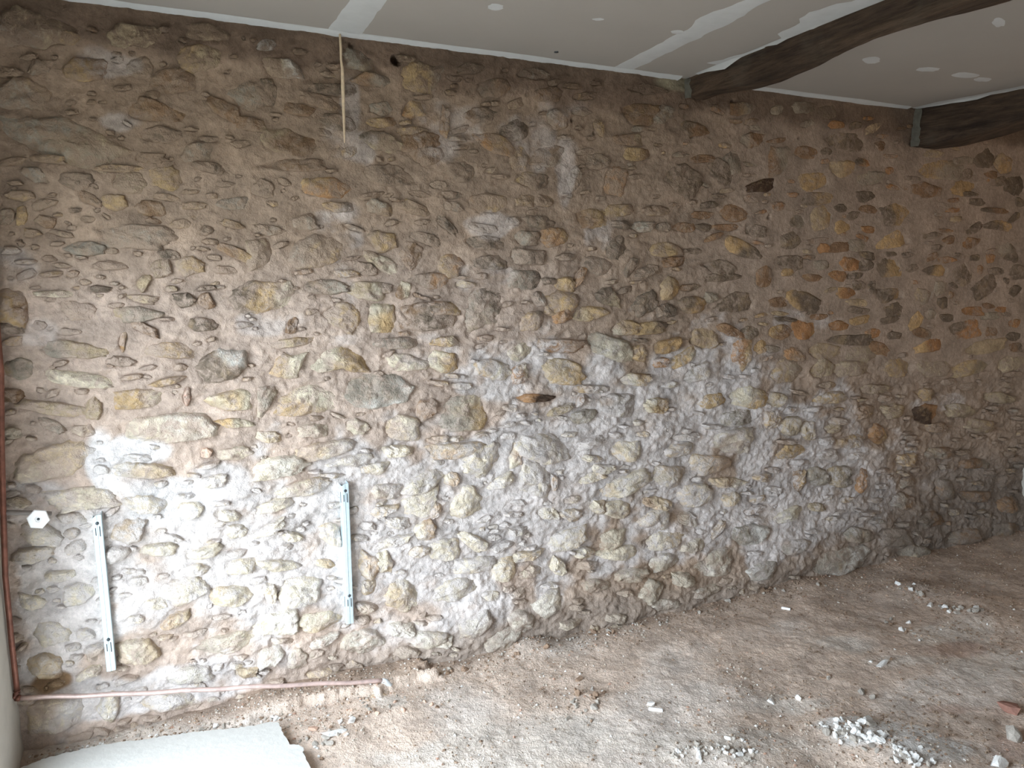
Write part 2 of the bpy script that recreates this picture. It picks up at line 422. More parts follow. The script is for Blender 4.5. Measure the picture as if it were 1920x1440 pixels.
# ------------------------------------------------------------------ the stone wall
# stones read off the photograph: centre x, centre y, width, height (pixels of the 1920x1440 frame), tilt, tones
STONES = """
75 58 150 66 5 tg;125 73 50 22 0 o;250 70 92 44 0 t;385 64 80 34 10 t;380 110 92 48 8 to;160 130 82 40 0 ob;48 177 112 56 5 og;78 125 46 28 0 g;265 125 50 40 0 gt;330 152 92 44 0 bt;290 212 128 44 12 b;300 253 76 26 5 d;120 262 236 76 18 tg;67 329 58 28 15 g;142 339 62 30 15 d;90 298 60 16 0 o;240 342 70 38 0 t;312 336 72 44 10 o;375 285 60 36 0 g;395 316 62 22 5 d;220 316 92 13 0 o;465 180 72 48 10 gd;420 206 72 30 30 b;470 232 60 26 10 bt
525 130 76 36 5 wt;500 88 36 20 0 w;497 175 46 52 0 d;622 167 118 24 3 d;675 117 70 36 20 bg;785 147 86 54 3 og;880 132 50 20 5 d;922 167 72 34 5 db;715 204 52 26 0 g;715 229 62 18 0 ob;772 205 48 34 0 or;615 195 100 26 12 bo;632 230 76 28 15 d;900 216 58 30 5 bd;770 246 72 18 0 o;715 266 74 36 5 dt;790 266 80 40 -5 b;834 226 18 58 0 ro;925 268 96 32 22 ro;868 325 60 44 10 d;540 265 112 48 15 bt;735 328 116 38 8 d;800 292 62 36 0 b;545 309 132 24 3 b;605 352 92 36 5 ro;490 354 42 34 0 d;950 246 36 22 0 d;700 150 70 22 8 bg;560 205 60 22 14 b;655 285 36 20 -10 o
992 141 60 22 5 gd;1025 178 60 26 0 b;970 245 50 40 0 d;1045 226 36 40 0 gb;1123 240 20 34 0 o;1190 212 80 38 0 b;1236 214 54 36 0 g;1120 302 44 28 0 d;1028 291 62 38 0 gb;975 296 40 40 0 o;1002 340 78 32 5 do;1077 334 26 46 20 g;1150 340 46 54 20 r;1276 336 76 54 20 d;1356 322 34 58 -30 d;1320 297 50 16 0 b;1372 306 34 42 0 g;1425 349 54 20 -10 k;1200 290 70 26 5 bo;1180 262 60 24 0 bt;1410 262 46 28 0 bg;1390 205 50 26 0 bg;1300 240 54 26 10 bd
1452 208 26 18 0 g;1505 202 44 22 0 dg;1545 212 30 24 0 d;1513 232 26 15 0 g;1563 235 26 14 0 r;1597 237 26 14 0 d;1588 267 98 32 8 d;1657 270 24 18 -30 b;1550 284 20 14 0 d;1513 286 46 24 0 b;1548 302 18 9 0 r;1622 305 26 14 20 rd;1580 316 50 30 0 to;1528 339 62 36 0 og;1635 335 46 28 0 g;1672 320 14 13 0 r;1760 318 96 34 0 og;1750 288 34 14 0 t;1810 301 40 14 0 g;1848 297 34 42 30 d;1815 325 30 18 -10 d;1857 327 26 13 0 b;1878 338 28 18 -10 d;1903 348 36 38 0 d;1810 352 50 28 0 o;1738 356 52 26 0 b;1882 308 44 40 0 to;1460 302 44 56 0 gb
1533 372 58 26 5 do;1627 367 34 19 0 d;1490 365 26 9 0 rd;1577 390 24 14 0 d;1603 404 22 14 0 d;1632 393 38 14 15 b;1680 400 58 42 -15 do;1540 412 46 48 20 ot;1497 415 32 22 0 dg;1582 426 34 22 0 o;1632 431 30 13 15 r;1620 445 26 9 20 r;1686 450 80 32 -14 o;1746 442 32 12 -3 d;1483 450 36 34 35 d;1743 364 38 12 0 bd;1815 363 38 9 0 d;1833 379 28 15 0 d;1788 394 32 8 0 r;1870 395 50 10 0 bd;1912 380 16 18 0 d;1793 410 28 12 0 dt;1828 428 42 15 -28 d;1872 423 50 20 0 od;1902 408 28 14 -40 d
1545 465 22 18 0 r;1575 464 38 20 0 b;1608 460 38 20 0 g;1626 478 32 14 20 d;1673 476 24 9 0 d;1702 478 20 9 0 d;1748 482 22 14 -30 b;1780 450 28 16 0 b;1822 456 34 22 0 br;1485 490 48 26 10 d;1480 509 34 15 0 o;1540 498 32 18 0 gd;1600 495 42 24 0 r;1626 498 30 20 0 d;1668 502 48 32 0 od;1710 503 26 14 -20 d;1893 471 42 34 5 dg;1857 485 18 16 0 r;1828 483 18 11 0 d;1804 511 38 46 10 d;1868 508 34 14 0 d;1838 506 11 15 0 r;1907 511 30 26 0 d;1572 516 32 20 0 rb;1606 517 42 11 -8 d;1523 520 38 14 0 b;1755 507 52 20 0 od
1613 535 24 18 0 d;1638 538 15 24 0 d;1670 553 54 26 0 do;1762 540 26 24 -40 g;1790 535 18 7 30 d;1848 540 54 36 -38 d;1888 527 16 9 40 d;1905 546 26 22 0 d;1784 553 9 13 0 b;1505 562 70 32 25 do;1462 567 34 20 -5 b;1735 557 30 26 0 gt;1770 569 22 22 0 d;1590 550 44 18 0 ro;1610 568 38 14 0 t;1610 582 40 11 8 d;1676 582 38 24 0 d;1745 590 28 18 0 g;1778 596 28 16 0 d;1822 583 40 16 0 r;1853 573 22 11 0 b;1877 580 22 11 0 r;1856 592 34 14 0 g;1465 588 34 9 0 t;1535 594 34 11 0 b;1615 602 38 15 -10 o;1670 600 38 13 -5 d;1475 599 42 9 0 d;1718 602 36 22 -40 o
1575 611 42 20 5 r;1514 621 48 32 10 ro;1462 622 44 28 5 bo;1640 626 38 18 -5 r;1680 629 28 14 0 d;1730 625 44 18 25 bg;1807 618 66 30 -3 rd;1860 622 28 15 0 b;1902 606 26 16 0 r;1900 631 26 16 0 d;1590 637 84 19 2 d;1650 653 40 20 15 b;1742 650 64 22 -15 ro;1840 651 76 24 -10 t;1905 652 26 18 0 db;1545 659 62 30 0 t;1620 666 64 30 0 t;1490 665 42 24 20 rb;1450 655 34 14 0 g;1690 692 60 38 0 ot;1602 692 92 26 -5 t;1752 690 60 30 0 t;1830 690 84 28 -10 to;1892 682 52 30 0 t;1545 694 52 38 0 to;1480 697 72 42 0 oc
35 366 62 20 0 o;170 373 52 22 20 b;215 379 48 30 0 o;282 390 50 28 0 b;365 386 44 15 0 o;440 380 58 24 0 g;40 405 22 36 0 o;12 407 30 32 0 g;85 415 40 22 20 bt;245 443 156 44 3 gd;158 466 74 24 0 g;290 415 30 11 15 b;338 420 38 19 0 to;435 420 48 15 15 o;388 433 22 18 0 d;447 476 74 24 18 bo;358 498 52 34 -15 ot;302 502 34 34 -20 tg;318 478 42 20 0 d;98 513 48 12 0 o;136 514 24 14 0 b;187 542 50 14 0 d;268 530 22 32 20 t;100 551 74 13 0 c;22 572 62 70 5 bo;24 616 52 20 5 d;260 588 94 30 -3 gt;270 614 54 18 20 b;380 608 62 25 3 d;345 564 44 26 0 dg;388 567 32 26 50 b;492 557 124 60 5 ocd;136 656 138 32 3 tg;230 640 12 38 15 ro;318 656 94 28 0 ot;412 690 100 56 -25 dw;30 690 64 42 0 go;148 710 126 28 5 c;315 715 72 14 -15 o
570 418 46 34 -20 gd;636 388 54 20 0 do;712 390 54 28 5 go;783 392 62 24 20 o;850 366 42 18 0 d;912 385 72 40 0 ob;594 474 112 54 -12 go;500 431 58 20 15 gd;485 478 50 56 0 t;717 452 60 40 25 od;716 492 64 26 24 tc;688 504 44 24 0 d;770 478 46 46 40 b;796 447 64 20 15 d;838 422 54 18 40 d;910 455 86 26 5 d;845 495 42 46 30 or;918 491 58 28 5 d;800 526 64 30 10 dr;688 545 76 40 5 ct;606 538 74 25 -5 dg;650 513 44 15 0 o;756 545 26 32 0 bc;640 602 78 62 15 ot;716 598 60 54 0 co;810 602 150 44 5 db;908 580 66 66 0 gd;548 612 22 36 0 b;552 641 84 18 -8 to;532 688 70 50 -10 co;636 672 118 54 -8 co;765 681 74 34 0 c;832 679 58 40 -5 co;750 643 86 22 0 g;832 640 56 22 0 oc;925 692 68 44 -5 co;830 578 66 26 10 ro;720 540 30 20 0 d
985 375 44 25 0 o;1022 376 42 22 0 ob;1014 418 58 24 5 d;988 446 54 26 -5 dg;1040 444 54 34 -10 ro;988 481 70 30 0 dg;1062 482 40 14 0 d;986 526 68 38 0 dg;1122 498 44 44 40 dg;1088 517 13 46 25 r;1160 462 44 44 0 d;1108 410 62 36 0 ob;1160 395 54 26 0 ob;1230 395 48 20 0 ob;1182 502 20 42 25 d;1211 510 52 22 -15 d;1330 384 38 14 -10 d;1315 403 44 15 0 b;1375 400 54 32 0 b;1165 421 38 16 0 d;1205 426 42 20 0 g;1243 426 24 18 0 d;1285 425 48 18 0 b;1325 426 32 16 0 d;1362 427 52 13 0 b;1415 433 40 24 0 d;1335 446 40 12 -20 b;1392 464 76 30 25 do;1350 500 78 28 12 dg;1265 491 54 18 0 b;1248 468 62 28 0 ob;1035 527 32 12 0 d;1060 534 40 28 0 o;1052 567 64 44 0 o;1012 562 28 30 0 dw;1058 592 46 24 -20 r;1000 602 54 38 0 og;1108 588 64 30 -20 ot;1140 557 38 34 0 dt;1174 543 32 11 -20 d;1206 571 62 40 -20 d;1250 582 36 26 0 d;1260 540 38 38 0 to;1292 540 44 15 0 db;1304 572 58 30 0 do;1355 520 68 18 -5 d;1378 568 94 36 -8 d;1335 558 22 20 0 g;1432 520 28 38 0 b
1172 614 64 28 0 oc;1222 615 64 24 0 od;1252 649 52 28 -5 od;1200 638 28 9 0 d;1050 648 96 28 5 rb;975 662 44 36 0 c;1056 696 72 46 0 ot;975 704 34 36 0 rc;1138 650 96 44 10 cg;1196 662 32 30 0 o;1240 681 34 18 0 r;1285 672 62 26 -30 oc;1306 702 58 28 -20 tg;1325 636 48 42 0 t;1372 622 52 20 30 b;1405 625 42 24 -5 dg;1392 660 38 64 20 or;1426 650 22 26 0 o;1188 712 64 22 0 oc;1110 730 70 16 0 oc
250 748 118 40 0 co;350 744 13 34 0 p;428 752 114 44 -5 co;100 765 134 26 5 t;176 765 32 42 20 tc;95 796 54 20 30 g;20 742 44 26 0 b;300 803 214 54 -5 cw;440 791 72 18 0 co;22 812 44 20 0 g;95 872 144 64 -12 oc;266 882 112 28 0 go;387 850 19 18 0 p;150 935 134 46 -5 c;440 850 76 24 -6 c;278 946 84 34 0 tc;35 943 44 20 0 tg;75 1003 74 44 0 cg;135 1000 28 20 -30 b;238 996 62 48 0 b;356 956 54 34 -20 co;400 902 46 24 -8 c;62 1042 84 30 -15 tg;380 1036 94 20 -15 c;445 996 46 28 -10 c;430 965 44 22 0 c;455 1060 60 26 -10 c;110 1080 60 22 -12 c;300 1030 60 22 -10 c
500 757 34 76 20 cg;576 750 122 48 -6 co;702 738 140 62 0 gw;670 799 48 28 0 c;748 803 76 46 0 oc;798 768 38 48 20 rb;866 772 116 66 -12 cog;592 806 64 26 0 c;500 817 56 22 0 co;608 845 126 34 -14 co;528 876 104 38 -5 cw;660 862 94 20 -8 c;750 846 54 20 0 c;854 843 106 26 -8 or;912 865 84 62 -30 cg;702 878 54 26 0 co;800 903 94 30 -30 c;845 896 28 26 0 rc;568 916 104 26 -15 co;510 948 76 20 -20 c;728 921 64 30 0 c;722 956 54 18 -15 o;788 945 70 46 -10 c;815 957 18 36 20 rb;872 945 64 52 -35 c;940 902 56 20 -30 c;505 990 70 18 -25 c;620 1002 46 44 0 co;548 1006 36 16 0 c;748 980 46 22 0 co;794 996 44 40 0 cr;736 1016 64 18 -15 c;832 1032 54 40 -10 c;785 1033 42 20 0 or;692 1060 44 48 0 or;722 1057 32 44 0 oc;522 1060 86 22 -4 c;610 1057 36 16 0 oc;890 1060 84 28 -8 cg;942 1066 46 38 -20 oc;880 1012 64 26 30 c
1004 746 94 16 -3 kr;1165 761 88 44 0 dg;1232 760 44 28 0 oc;1340 751 52 28 -15 o;1406 745 80 42 0 oc;1390 785 72 28 -3 g;1096 781 54 26 -20 g;1052 770 44 16 -20 t;1092 750 34 11 -50 b;1026 841 92 54 20 cg;1006 902 78 58 30 c;966 852 26 52 0 cp;1036 905 11 28 0 r;1172 846 74 38 0 oc;1280 845 64 24 -10 co;1336 871 86 36 -5 or;1376 830 78 48 0 cg;1256 892 72 44 -10 gb;1162 912 114 38 -15 co;1108 895 54 20 -20 co;1130 878 44 18 0 c;1302 930 68 44 -5 oc;1366 905 64 20 -5 co;1377 936 38 22 -15 oc;1432 896 34 16 0 o;1162 956 62 34 0 co;1122 950 30 28 0 bc;1235 944 54 24 0 ro;1228 975 66 34 -10 cr;1072 967 48 26 0 or;1024 962 44 24 0 c;1068 1010 80 36 -15 co;1152 1010 58 40 -30 cg;1158 1037 78 26 -10 c;1240 1012 74 34 -5 oc;1346 993 46 18 -42 br;1290 976 34 24 0 g;1400 1002 66 36 -10 gw;1236 1051 64 26 -15 gw;985 1042 66 18 -10 co;992 1070 54 20 -20 oc;1096 1036 34 20 0 co;1046 1062 26 30 20 c;1330 1056 104 44 -12 gw;1300 1020 50 24 -10 g
1450 788 34 34 0 o;1456 750 36 26 0 t;1482 801 48 36 0 tc;1516 810 24 36 0 t;1490 848 68 24 -5 o;1598 828 54 24 -8 o;1560 804 36 18 0 t;1625 771 42 26 -15 ob;1680 771 48 26 0 to;1655 822 32 54 -25 or;1734 778 44 38 0 kr;1752 802 62 18 0 bo;1712 862 46 24 0 or;1576 895 48 38 0 gt;1616 900 16 46 15 r;1536 896 38 38 0 g;1502 906 24 46 0 bo;1476 966 74 20 -20 c;1530 951 34 15 0 t;1660 1002 64 36 0 gd;1565 1045 128 42 -6 gw;1692 1030 64 28 -10 gd;1874 985 64 24 -5 gb;1782 1002 64 28 -10 bg;1880 942 44 28 0 bd;1820 930 60 24 -8 bd;1830 870 70 20 -6 bg;1760 850 50 22 0 bg;1850 800 70 24 -4 to;1800 770 60 24 0 t;1870 745 60 22 0 t;1740 740 60 22 0 to;1640 730 60 20 -4 t;1560 745 60 22 0 to;1690 940 40 26 0 gb;1740 970 50 28 -20 bd;1770 920 40 36 20 bg;1600 1000 54 26 -8 g
346 1105 82 48 -20 c;432 1118 90 36 0 co;330 1161 56 24 -25 ro;98 1186 70 48 0 c;60 1130 60 30 0 cg;150 1110 64 40 -14 c;258 1224 84 46 -4 cob;424 1206 154 36 -12 cg;350 1266 96 30 -12 w;102 1345 116 58 0 co;204 1328 46 54 35 c;312 1320 132 38 -6 co;168 1262 54 20 -20 c;462 1262 44 20 0 o;80 1250 70 40 0 ob;360 1070 60 22 -10 c;290 1130 44 22 -15 c
506 1110 24 36 0 co;566 1110 80 54 -10 cw;515 1168 92 42 -5 wc;602 1160 92 34 -12 co;682 1206 88 56 -8 wg;510 1230 54 32 -25 w;606 1201 64 18 -22 w;556 1236 36 44 30 g;755 1112 74 62 -25 co;850 1104 94 38 -20 gd;795 1190 80 28 -8 gw;750 1176 46 24 0 w;822 1190 42 28 0 w;880 1165 76 34 -28 gw;930 1190 84 40 -30 wg;606 1266 74 16 -8 o;690 1100 30 30 0 o
1025 1125 66 38 -30 wg;970 1156 46 44 -20 wg;990 1195 54 22 -6 w;1060 1160 46 14 -15 bg;1214 1104 30 46 30 gw;1236 1126 54 26 -10 wg;1316 1102 54 20 -12 wg;1140 1148 34 18 0 g;1104 1172 19 20 0 t;1140 1168 42 18 -8 t;1110 1095 60 24 -12 g;1180 1075 60 22 -14 g;1270 1080 40 24 0 g;1420 1065 64 26 -14 gw;1480 1020 60 24 -14 g
"""
TONES = {'c': srgb(214, 203, 180), 'o': srgb(190, 162, 120), 'g': srgb(162, 153, 139), 'd': srgb(120, 107, 93), 'b': srgb(146, 118, 92),
         'w': srgb(215, 211, 203), 'r': srgb(174, 132, 92), 't': srgb(182, 164, 136), 'p': srgb(214, 168, 148), 'k': srgb(82, 62, 48)}

rng = np.random.RandomState(7)


def wall_base(u, v):
    """slow waves of the wall face, metres towards the room"""
    b = 0.016 * fbm(u * 1.3, v * 1.5, 11, 3) + 0.010 * fbm(u * 4.0, v * 5.0, 23, 3)
    foot = smooth(0.42, 0.02, v + 0.06 * fbm(u * 2.2, u * 0 + 3.1, 5, 3)) * smooth(0.5, 1.1, u)
    b = b + 0.055 * foot
    top = smooth(CEIL_Z - 0.16, CEIL_Z - 0.08, v + 0.05 * fbm(u * 3.0, v * 0 + 1.7, 31, 4))
    return b + 0.018 * top


def px_of(u, v):
    d = np.stack([u, np.full_like(u, WALL_Y), v - CAM[2]], -1)
    z = d @ _fw
    return 960 + F * (d @ _rt) / z, 720 - F * (d @ _up) / z


def roughness_zone(u, v):
    """1 = rough hacked lower wall, 0 = smooth flush pointing at the far upper right"""
    x, y = px_of(u, v)
    r = smooth(330, 800, y + 60 * fbm(u * 2, v * 2, 77, 2)) * 0.45 + 0.55
    flush = smooth(1250, 1560, x) * smooth(760, 640, y)
    return r * (1 - 0.74 * flush)


# outlines of the stones that stand out most
SHAPES = {
    '492 557': '440,545 470,527 520,530 545,525 553,545 548,575 525,585 450,588 432,562', '412 690': '362,692 380,672 412,655 440,660 460,658 460,690 440,710 385,724 365,714',
    '636 672': '580,690 600,660 630,648 668,645 685,665 697,698 660,697 640,690 600,700', '532 688': '505,692 520,672 532,662 548,668 578,660 562,690 558,708 520,712 503,712',
    '576 750': '508,778 530,748 560,730 585,722 600,728 635,740 637,770 580,776 545,782', '500 757': '482,725 515,722 522,735 500,770 486,795 481,780',
    '716 598': '687,585 700,572 738,575 744,605 735,623 695,622 690,605', '810 602': '742,577 790,568 850,565 878,580 880,600 860,618 742,624 750,600',
    '640 602': '593,588 620,570 650,568 672,578 676,600 660,628 640,618 610,600', '594 474': '540,490 560,455 590,440 640,442 650,455 640,485 610,500 560,505',
    '702 738': '640,710 680,695 740,700 775,725 760,755 700,770 655,765 642,740', '866 772': '810,805 830,770 840,745 880,735 925,728 920,770 905,805 850,808',
    '300 803': '193,802 215,788 270,782 330,775 380,777 403,798 395,818 330,828 260,832 205,828', '250 748': '212,735 260,728 318,732 322,755 290,765 215,768',
    '428 752': '368,750 400,740 450,728 475,735 470,765 430,770 395,762', '1588 267': '1540,258 1560,250 1600,252 1630,262 1636,275 1622,285 1590,280 1548,272',
    '1378 568': '1338,583 1358,560 1380,548 1408,550 1424,566 1420,582 1385,588', '1686 450': '1640,468 1662,445 1685,432 1702,438 1716,458 1690,462',
    '1804 511': '1795,500 1808,488 1818,505 1822,525 1806,535 1786,522', '682 1206': '640,1215 650,1190 680,1180 705,1185 722,1205 700,1235 660,1232',
    '102 1345': '48,1325 90,1314 150,1312 160,1330 152,1360 110,1374 50,1378', '688 545': '652,535 668,527 720,530 722,555 712,564 672,560 655,550',
    '868 325': '840,306 870,303 894,308 896,335 880,346 850,340 838,325', '1165 761': '1130,750 1150,740 1190,738 1202,750 1200,775 1180,785 1140,780 1126,768',
    '1390 785': '1354,775 1380,768 1418,766 1420,790 1400,798 1356,800', '488 354': '472,345 490,340 512,350 505,368 478,368',
}


def outline_px(cx, cy, w, h, ang, rs):
    """angular broken-stone outline: 6 to 9 corners on a superellipse, edges roughened"""
    key = '%g %g' % (cx, cy)
    if key in SHAPES:
        pg = np.array([tuple(map(float, t.split(','))) for t in SHAPES[key].split()])
        per = np.concatenate([[0], np.cumsum(np.hypot(*np.diff(np.vstack([pg, pg[:1]]), axis=0).T))])
        q = np.linspace(0, per[-1], 48, endpoint=False)
        cl = np.vstack([pg, pg[:1]])
        P = np.stack([np.interp(q, per, cl[:, 0]), np.interp(q, per, cl[:, 1])], 1)
        c = P.mean(0)
        return c + (P - c) * (1.05 + 0.07 * (rs.rand(48, 1) - 0.5))
    nc = rs.randint(7, 11)
    ca = (np.arange(nc) + rs.uniform(-0.36, 0.36, nc)) * 2 * math.pi / nc + rs.uniform(0, 6.28)
    e = rs.uniform(3.0, 6.0)
    cr = (np.abs(np.cos(ca)) ** e + np.abs(np.sin(ca)) ** e) ** (-1 / e) * rs.uniform(0.80, 1.08, nc)
    cx_, cy_ = cr * np.cos(ca), cr * np.sin(ca)
    tp = rs.uniform(-0.3, 0.3)
    cy_ = cy_ * (1 + tp * np.cos(ca))
    cx_ = cx_ + rs.uniform(-0.3, 0.3) * cy_
    n = 48 if w * h > 3600 else 32
    per = np.concatenate([[0], np.cumsum(np.hypot(np.diff(np.append(cx_, cx_[0])), np.diff(np.append(cy_, cy_[0]))))])
    q = np.linspace(0, per[-1], n, endpoint=False)
    x = np.interp(q, per, np.append(cx_, cx_[0])); y = np.interp(q, per, np.append(cy_, cy_[0]))
    wob = 1 + 0.11 * (rs.rand(n) - 0.5) + 0.12 * fbm(x * 2.3 + rs.randint(999), y * 2.3, 3, 2)
    x, y = x * wob * w / 2 * 1.13, y * wob * h / 2 * 1.13
    a = math.radians(ang)
    return np.stack([cx + x * math.cos(a) - y * math.sin(a), cy + x * math.sin(a) + y * math.cos(a)], 1)


specs = []
for line in STONES.strip().split('\n'):
    for it in line.split(';'):
        p = it.split()
        specs.append((*map(float, p[:5]), p[5], True))

# occupancy in pixels, then small stones packed into the gaps between the recorded ones
OC = 4
occ = np.zeros((1440 // OC, 1920 // OC), bool)


def ell_mask(cx, cy, w, h, ang, grow=1.0):
    R = max(w, h) / 2 * grow + OC
    x0, x1 = int(max(0, (cx - R) // OC)), int(min(occ.shape[1], (cx + R) // OC + 1))
    y0, y1 = int(max(0, (cy - R) // OC)), int(min(occ.shape[0], (cy + R) // OC + 1))
    if x1 <= x0 or y1 <= y0:
        return None
    X, Y = np.meshgrid((np.arange(x0, x1) + .5) * OC - cx, (np.arange(y0, y1) + .5) * OC - cy)
    a = math.radians(ang)
    lx, ly = X * math.cos(a) + Y * math.sin(a), -X * math.sin(a) + Y * math.cos(a)
    return (slice(y0, y1), slice(x0, x1)), (np.abs(lx) / (w / 2 * grow)) ** 2.5 + (np.abs(ly) / (h / 2 * grow)) ** 2.5 < 1


for s in specs:
    r = ell_mask(*s[:5], 1.04)
    if r:
        occ[r[0]] |= r[1]


def ceil_line(x):
    return (x - 150) * 0.1325


def floor_line(x):
    return 1432 - 0.2345 * x


for k in range(5200):
    x = rng.uniform(10, 1915)
    y = rng.uniform(0, 1400)
    if y < ceil_line(x) + 26 or y > floor_line(x) - 6:
        continue
    q = k / 5200.0
    sc = (1.0 - 0.6 * q) * (1 - 0.25 * max(0, (x - 1000)) / 900)
    w = rng.uniform(16, 80) * sc
    h = w * rng.uniform(0.2, 0.55)
    if h < 6:
        h = 6
    ang = rng.normal(0, 8) + (np.interp(y, [0, 500, 1300], [8, 0, -11]))
    r = ell_mask(x, y, w, h, ang, 1.3)
    if r is None or (occ[r[0]] & r[1]).any():
        continue
    r = ell_mask(x, y, w, h, ang, 1.02)
    occ[r[0]] |= r[1]
    if y > 720:
        pool = ['c', 'co', 'co', 'oc', 'cg', 'g', 't', 'o'] if x < 1400 else ['g', 't', 'o', 'b', 'bg', 'to']
    elif x > 1250:
        pool = ['d', 'b', 'r', 'o', 't', 'bd', 'rb', 'g']
    else:
        pool = ['b', 't', 'o', 'g', 'd', 'to', 'bo']
    specs.append((x, y, w, h, ang, pool[rng.randint(len(pool))], False))

order = sorted(range(len(specs)), key=lambda i: -specs[i][2] * specs[i][3])
BIG = set(order[:300])

# grid of the mortar face
GU, GV = 0.0052, 0.0052
nu, nv = int((RIGHT_X - LEFT_X + 0.04) / GU), int((CEIL_Z + 0.06) / GV)
us = np.linspace(LEFT_X - 0.02, RIGHT_X + 0.02, nu)
vs = np.linspace(-0.06, CEIL_Z + 0.01, nv)
UU, VV = np.meshgrid(us, vs)
base_g = wall_base(UU, VV)
rough_g = roughness_zone(UU, VV)
ridge = 1 - np.abs(fbm(UU * 14, VV * 17, 41, 4)) * 2
flake = terrace(fbm(UU * 7 + VV * 2, VV * 14 - UU * 1.5, 45, 4, 0.6), 5.0)
mort = base_g + rough_g * (0.0085 * fbm(UU * 11, VV * 15, 51, 4, 0.6) + 0.003 * ridge + 0.014 * flake + 0.0080 * fbm(UU * 38, VV * 50, 61, 3, 0.6))
# hacked-out undulation, deeper in the bare lower wall
mort -= 0.004

stone_geo = {}


def build_stone(i, spec):
    cx, cy, w, h, ang, tones, listed = spec
    rs = np.random.RandomState(1000 + i)
    out = wall_uv(outline_px(cx, cy, w, h, ang, rs))
    c = out.mean(0)
    d = out - c
    ang_v = np.arctan2(d[:, 1], d[:, 0])
    rad_v = np.hypot(d[:, 0], d[:, 1])
    ext = rad_v.mean()
    rz = float(roughness_zone(np.array([c[0]]), np.array([c[1]]))[0])
    prot = (0.0025 + 0.0185 * rz ** 1.6) * rs.uniform(0.6, 1.4) * (1.0 if listed else 0.8)
    prot = min(prot, 0.55 * ext)
    big = w * h > 900
    ts = np.array([0.2, 0.38, 0.54, 0.68, 0.79, 0.88, 0.96, 1.04, 1.14]) if big else np.array([0.4, 0.68, 0.87, 1.0, 1.14])
    if w * h > 3600:
        ts = np.array([0.12, 0.23, 0.33, 0.43, 0.52, 0.61, 0.69, 0.77, 0.84, 0.9, 0.95, 1.0, 1.06, 1.14])
    sel = slice(None) if big else slice(None, None, 2)
    dd = d[sel]
    pts = [np.zeros((1, 2))] + [dd * t for t in ts]
    P = np.concatenate(pts)
    T = np.concatenate([[0.0]] + [np.full(len(dd), t) for t in ts])
    prof = np.interp(T, [0, .6, .84, .94, 1.0, 1.14], [1, .98, .86, .55, -.3, -1.8])
    H = prot * prof
    inside = smooth(1.12, 0.9, T)
    H += (P @ rs.uniform(-0.10, 0.10, 2)) * inside * (0.4 + 0.6 * rz)
    for _ in range(4):
        a = rs.uniform(0, 2 * math.pi)
        n = np.array([math.cos(a), math.sin(a)])
        off = rs.uniform(-0.1, 0.55) * ext
        H -= np.maximum(0, P @ n - off) * rs.uniform(0.08, 0.42) * inside * (0.25 + 0.75 * rz)
    G = P + c
    H += inside * (0.25 + rz) * (0.0075 * fbm(G[:, 0] * 24, G[:, 1] * 32, 91 + i % 7, 3) + 0.0048 * fbm(G[:, 0] * 70, G[:, 1] * 70, 17, 2))
    H += inside * (0.2 + 0.8 * rz) * 0.012 * (terrace(fbm(G[:, 0] * 13 + 5 * (i % 11), G[:, 1] * 22, 140 + i % 13, 3, 0.6), 4.0))
    yb = wall_base(G[:, 0], G[:, 1])
    V = np.stack([P[:, 0], -(yb + H), P[:, 1]], 1)          # relative to (c.x, WALL_Y, c.z)
    m = len(dd)
    Fc = []
    for k in range(m):
        Fc.append((0, 1 + (k + 1) % m, 1 + k))
    for r in range(len(ts) - 1):
        o0, o1 = 1 + r * m, 1 + (r + 1) * m
        for k in range(m):
            k1 = (k + 1) % m
            Fc += [(o0 + k, o0 + k1, o1 + k1), (o0 + k, o1 + k1, o1 + k)]
    # tones: first tone, second (and third) in patches
    base = TONES[tones[0]] * rs.uniform(0.86, 1.12)
    C = np.repeat(base[None], len(P), 0)
    lx = P[:, 0] / (ext + 1e-6)
    for q, tname in enumerate(tones[1:]):
        t2 = TONES[tname] * rs.uniform(0.9, 1.1)
        s = (1 if q == 0 else -1) * (1 if (i % 2 or len(tones) > 2) else -1)
        f = smooth(0.1, 0.6, 0.5 * s * lx + 0.9 * fbm(G[:, 0] * 9, G[:, 1] * 13, 300 + i, 3) + 0.25)
        C = C * (1 - f[:, None]) + t2[None] * f[:, None]
    # press the mortar back behind the stone
    R = rad_v.max() * 1.6
    iu0, iu1 = np.searchsorted(us, c[0] - R), np.searchsorted(us, c[0] + R)
    iv0, iv1 = np.searchsorted(vs, c[1] - R), np.searchsorted(vs, c[1] + R)
    if iu1 > iu0 and iv1 > iv0:
        su, sv = UU[iv0:iv1, iu0:iu1] - c[0], VV[iv0:iv1, iu0:iu1] - c[1]
        o = np.argsort(ang_v)
        aa = np.concatenate([ang_v[o] - 2 * math.pi, ang_v[o], ang_v[o] + 2 * math.pi])
        rr = np.tile(rad_v[o], 3)
        t = np.hypot(su, sv) / np.interp(np.arctan2(sv, su), aa, rr)
        sink[iv0:iv1, iu0:iu1] = np.maximum(sink[iv0:iv1, iu0:iu1], 0.020 * smooth(0.90, 0.5, t))
        rec = (0.0030 * rz if rz > 0.6 else -0.0010) * smooth(1.5, 1.05, t)
        reces[iv0:iv1, iu0:iu1] = np.where(np.abs(rec) > np.abs(reces[iv0:iv1, iu0:iu1]), rec, reces[iv0:iv1, iu0:iu1])
    mcv = C.mean(0)
    if cx > 1250 and cy < 660:
        C = C * np.array([1.02, 0.94, 0.86])
    if cy > 800 and cx < 1400:
        C = C * 0.58 + srgb(232, 218, 196) * 0.42
    damt = (0.36 if listed else 0.66) + rs.uniform(-0.12, 0.25)
    if cy < 520 and cx < 1100:
        damt += 0.14
    if cx > 1250 and cy < 660:
        damt -= 0.2
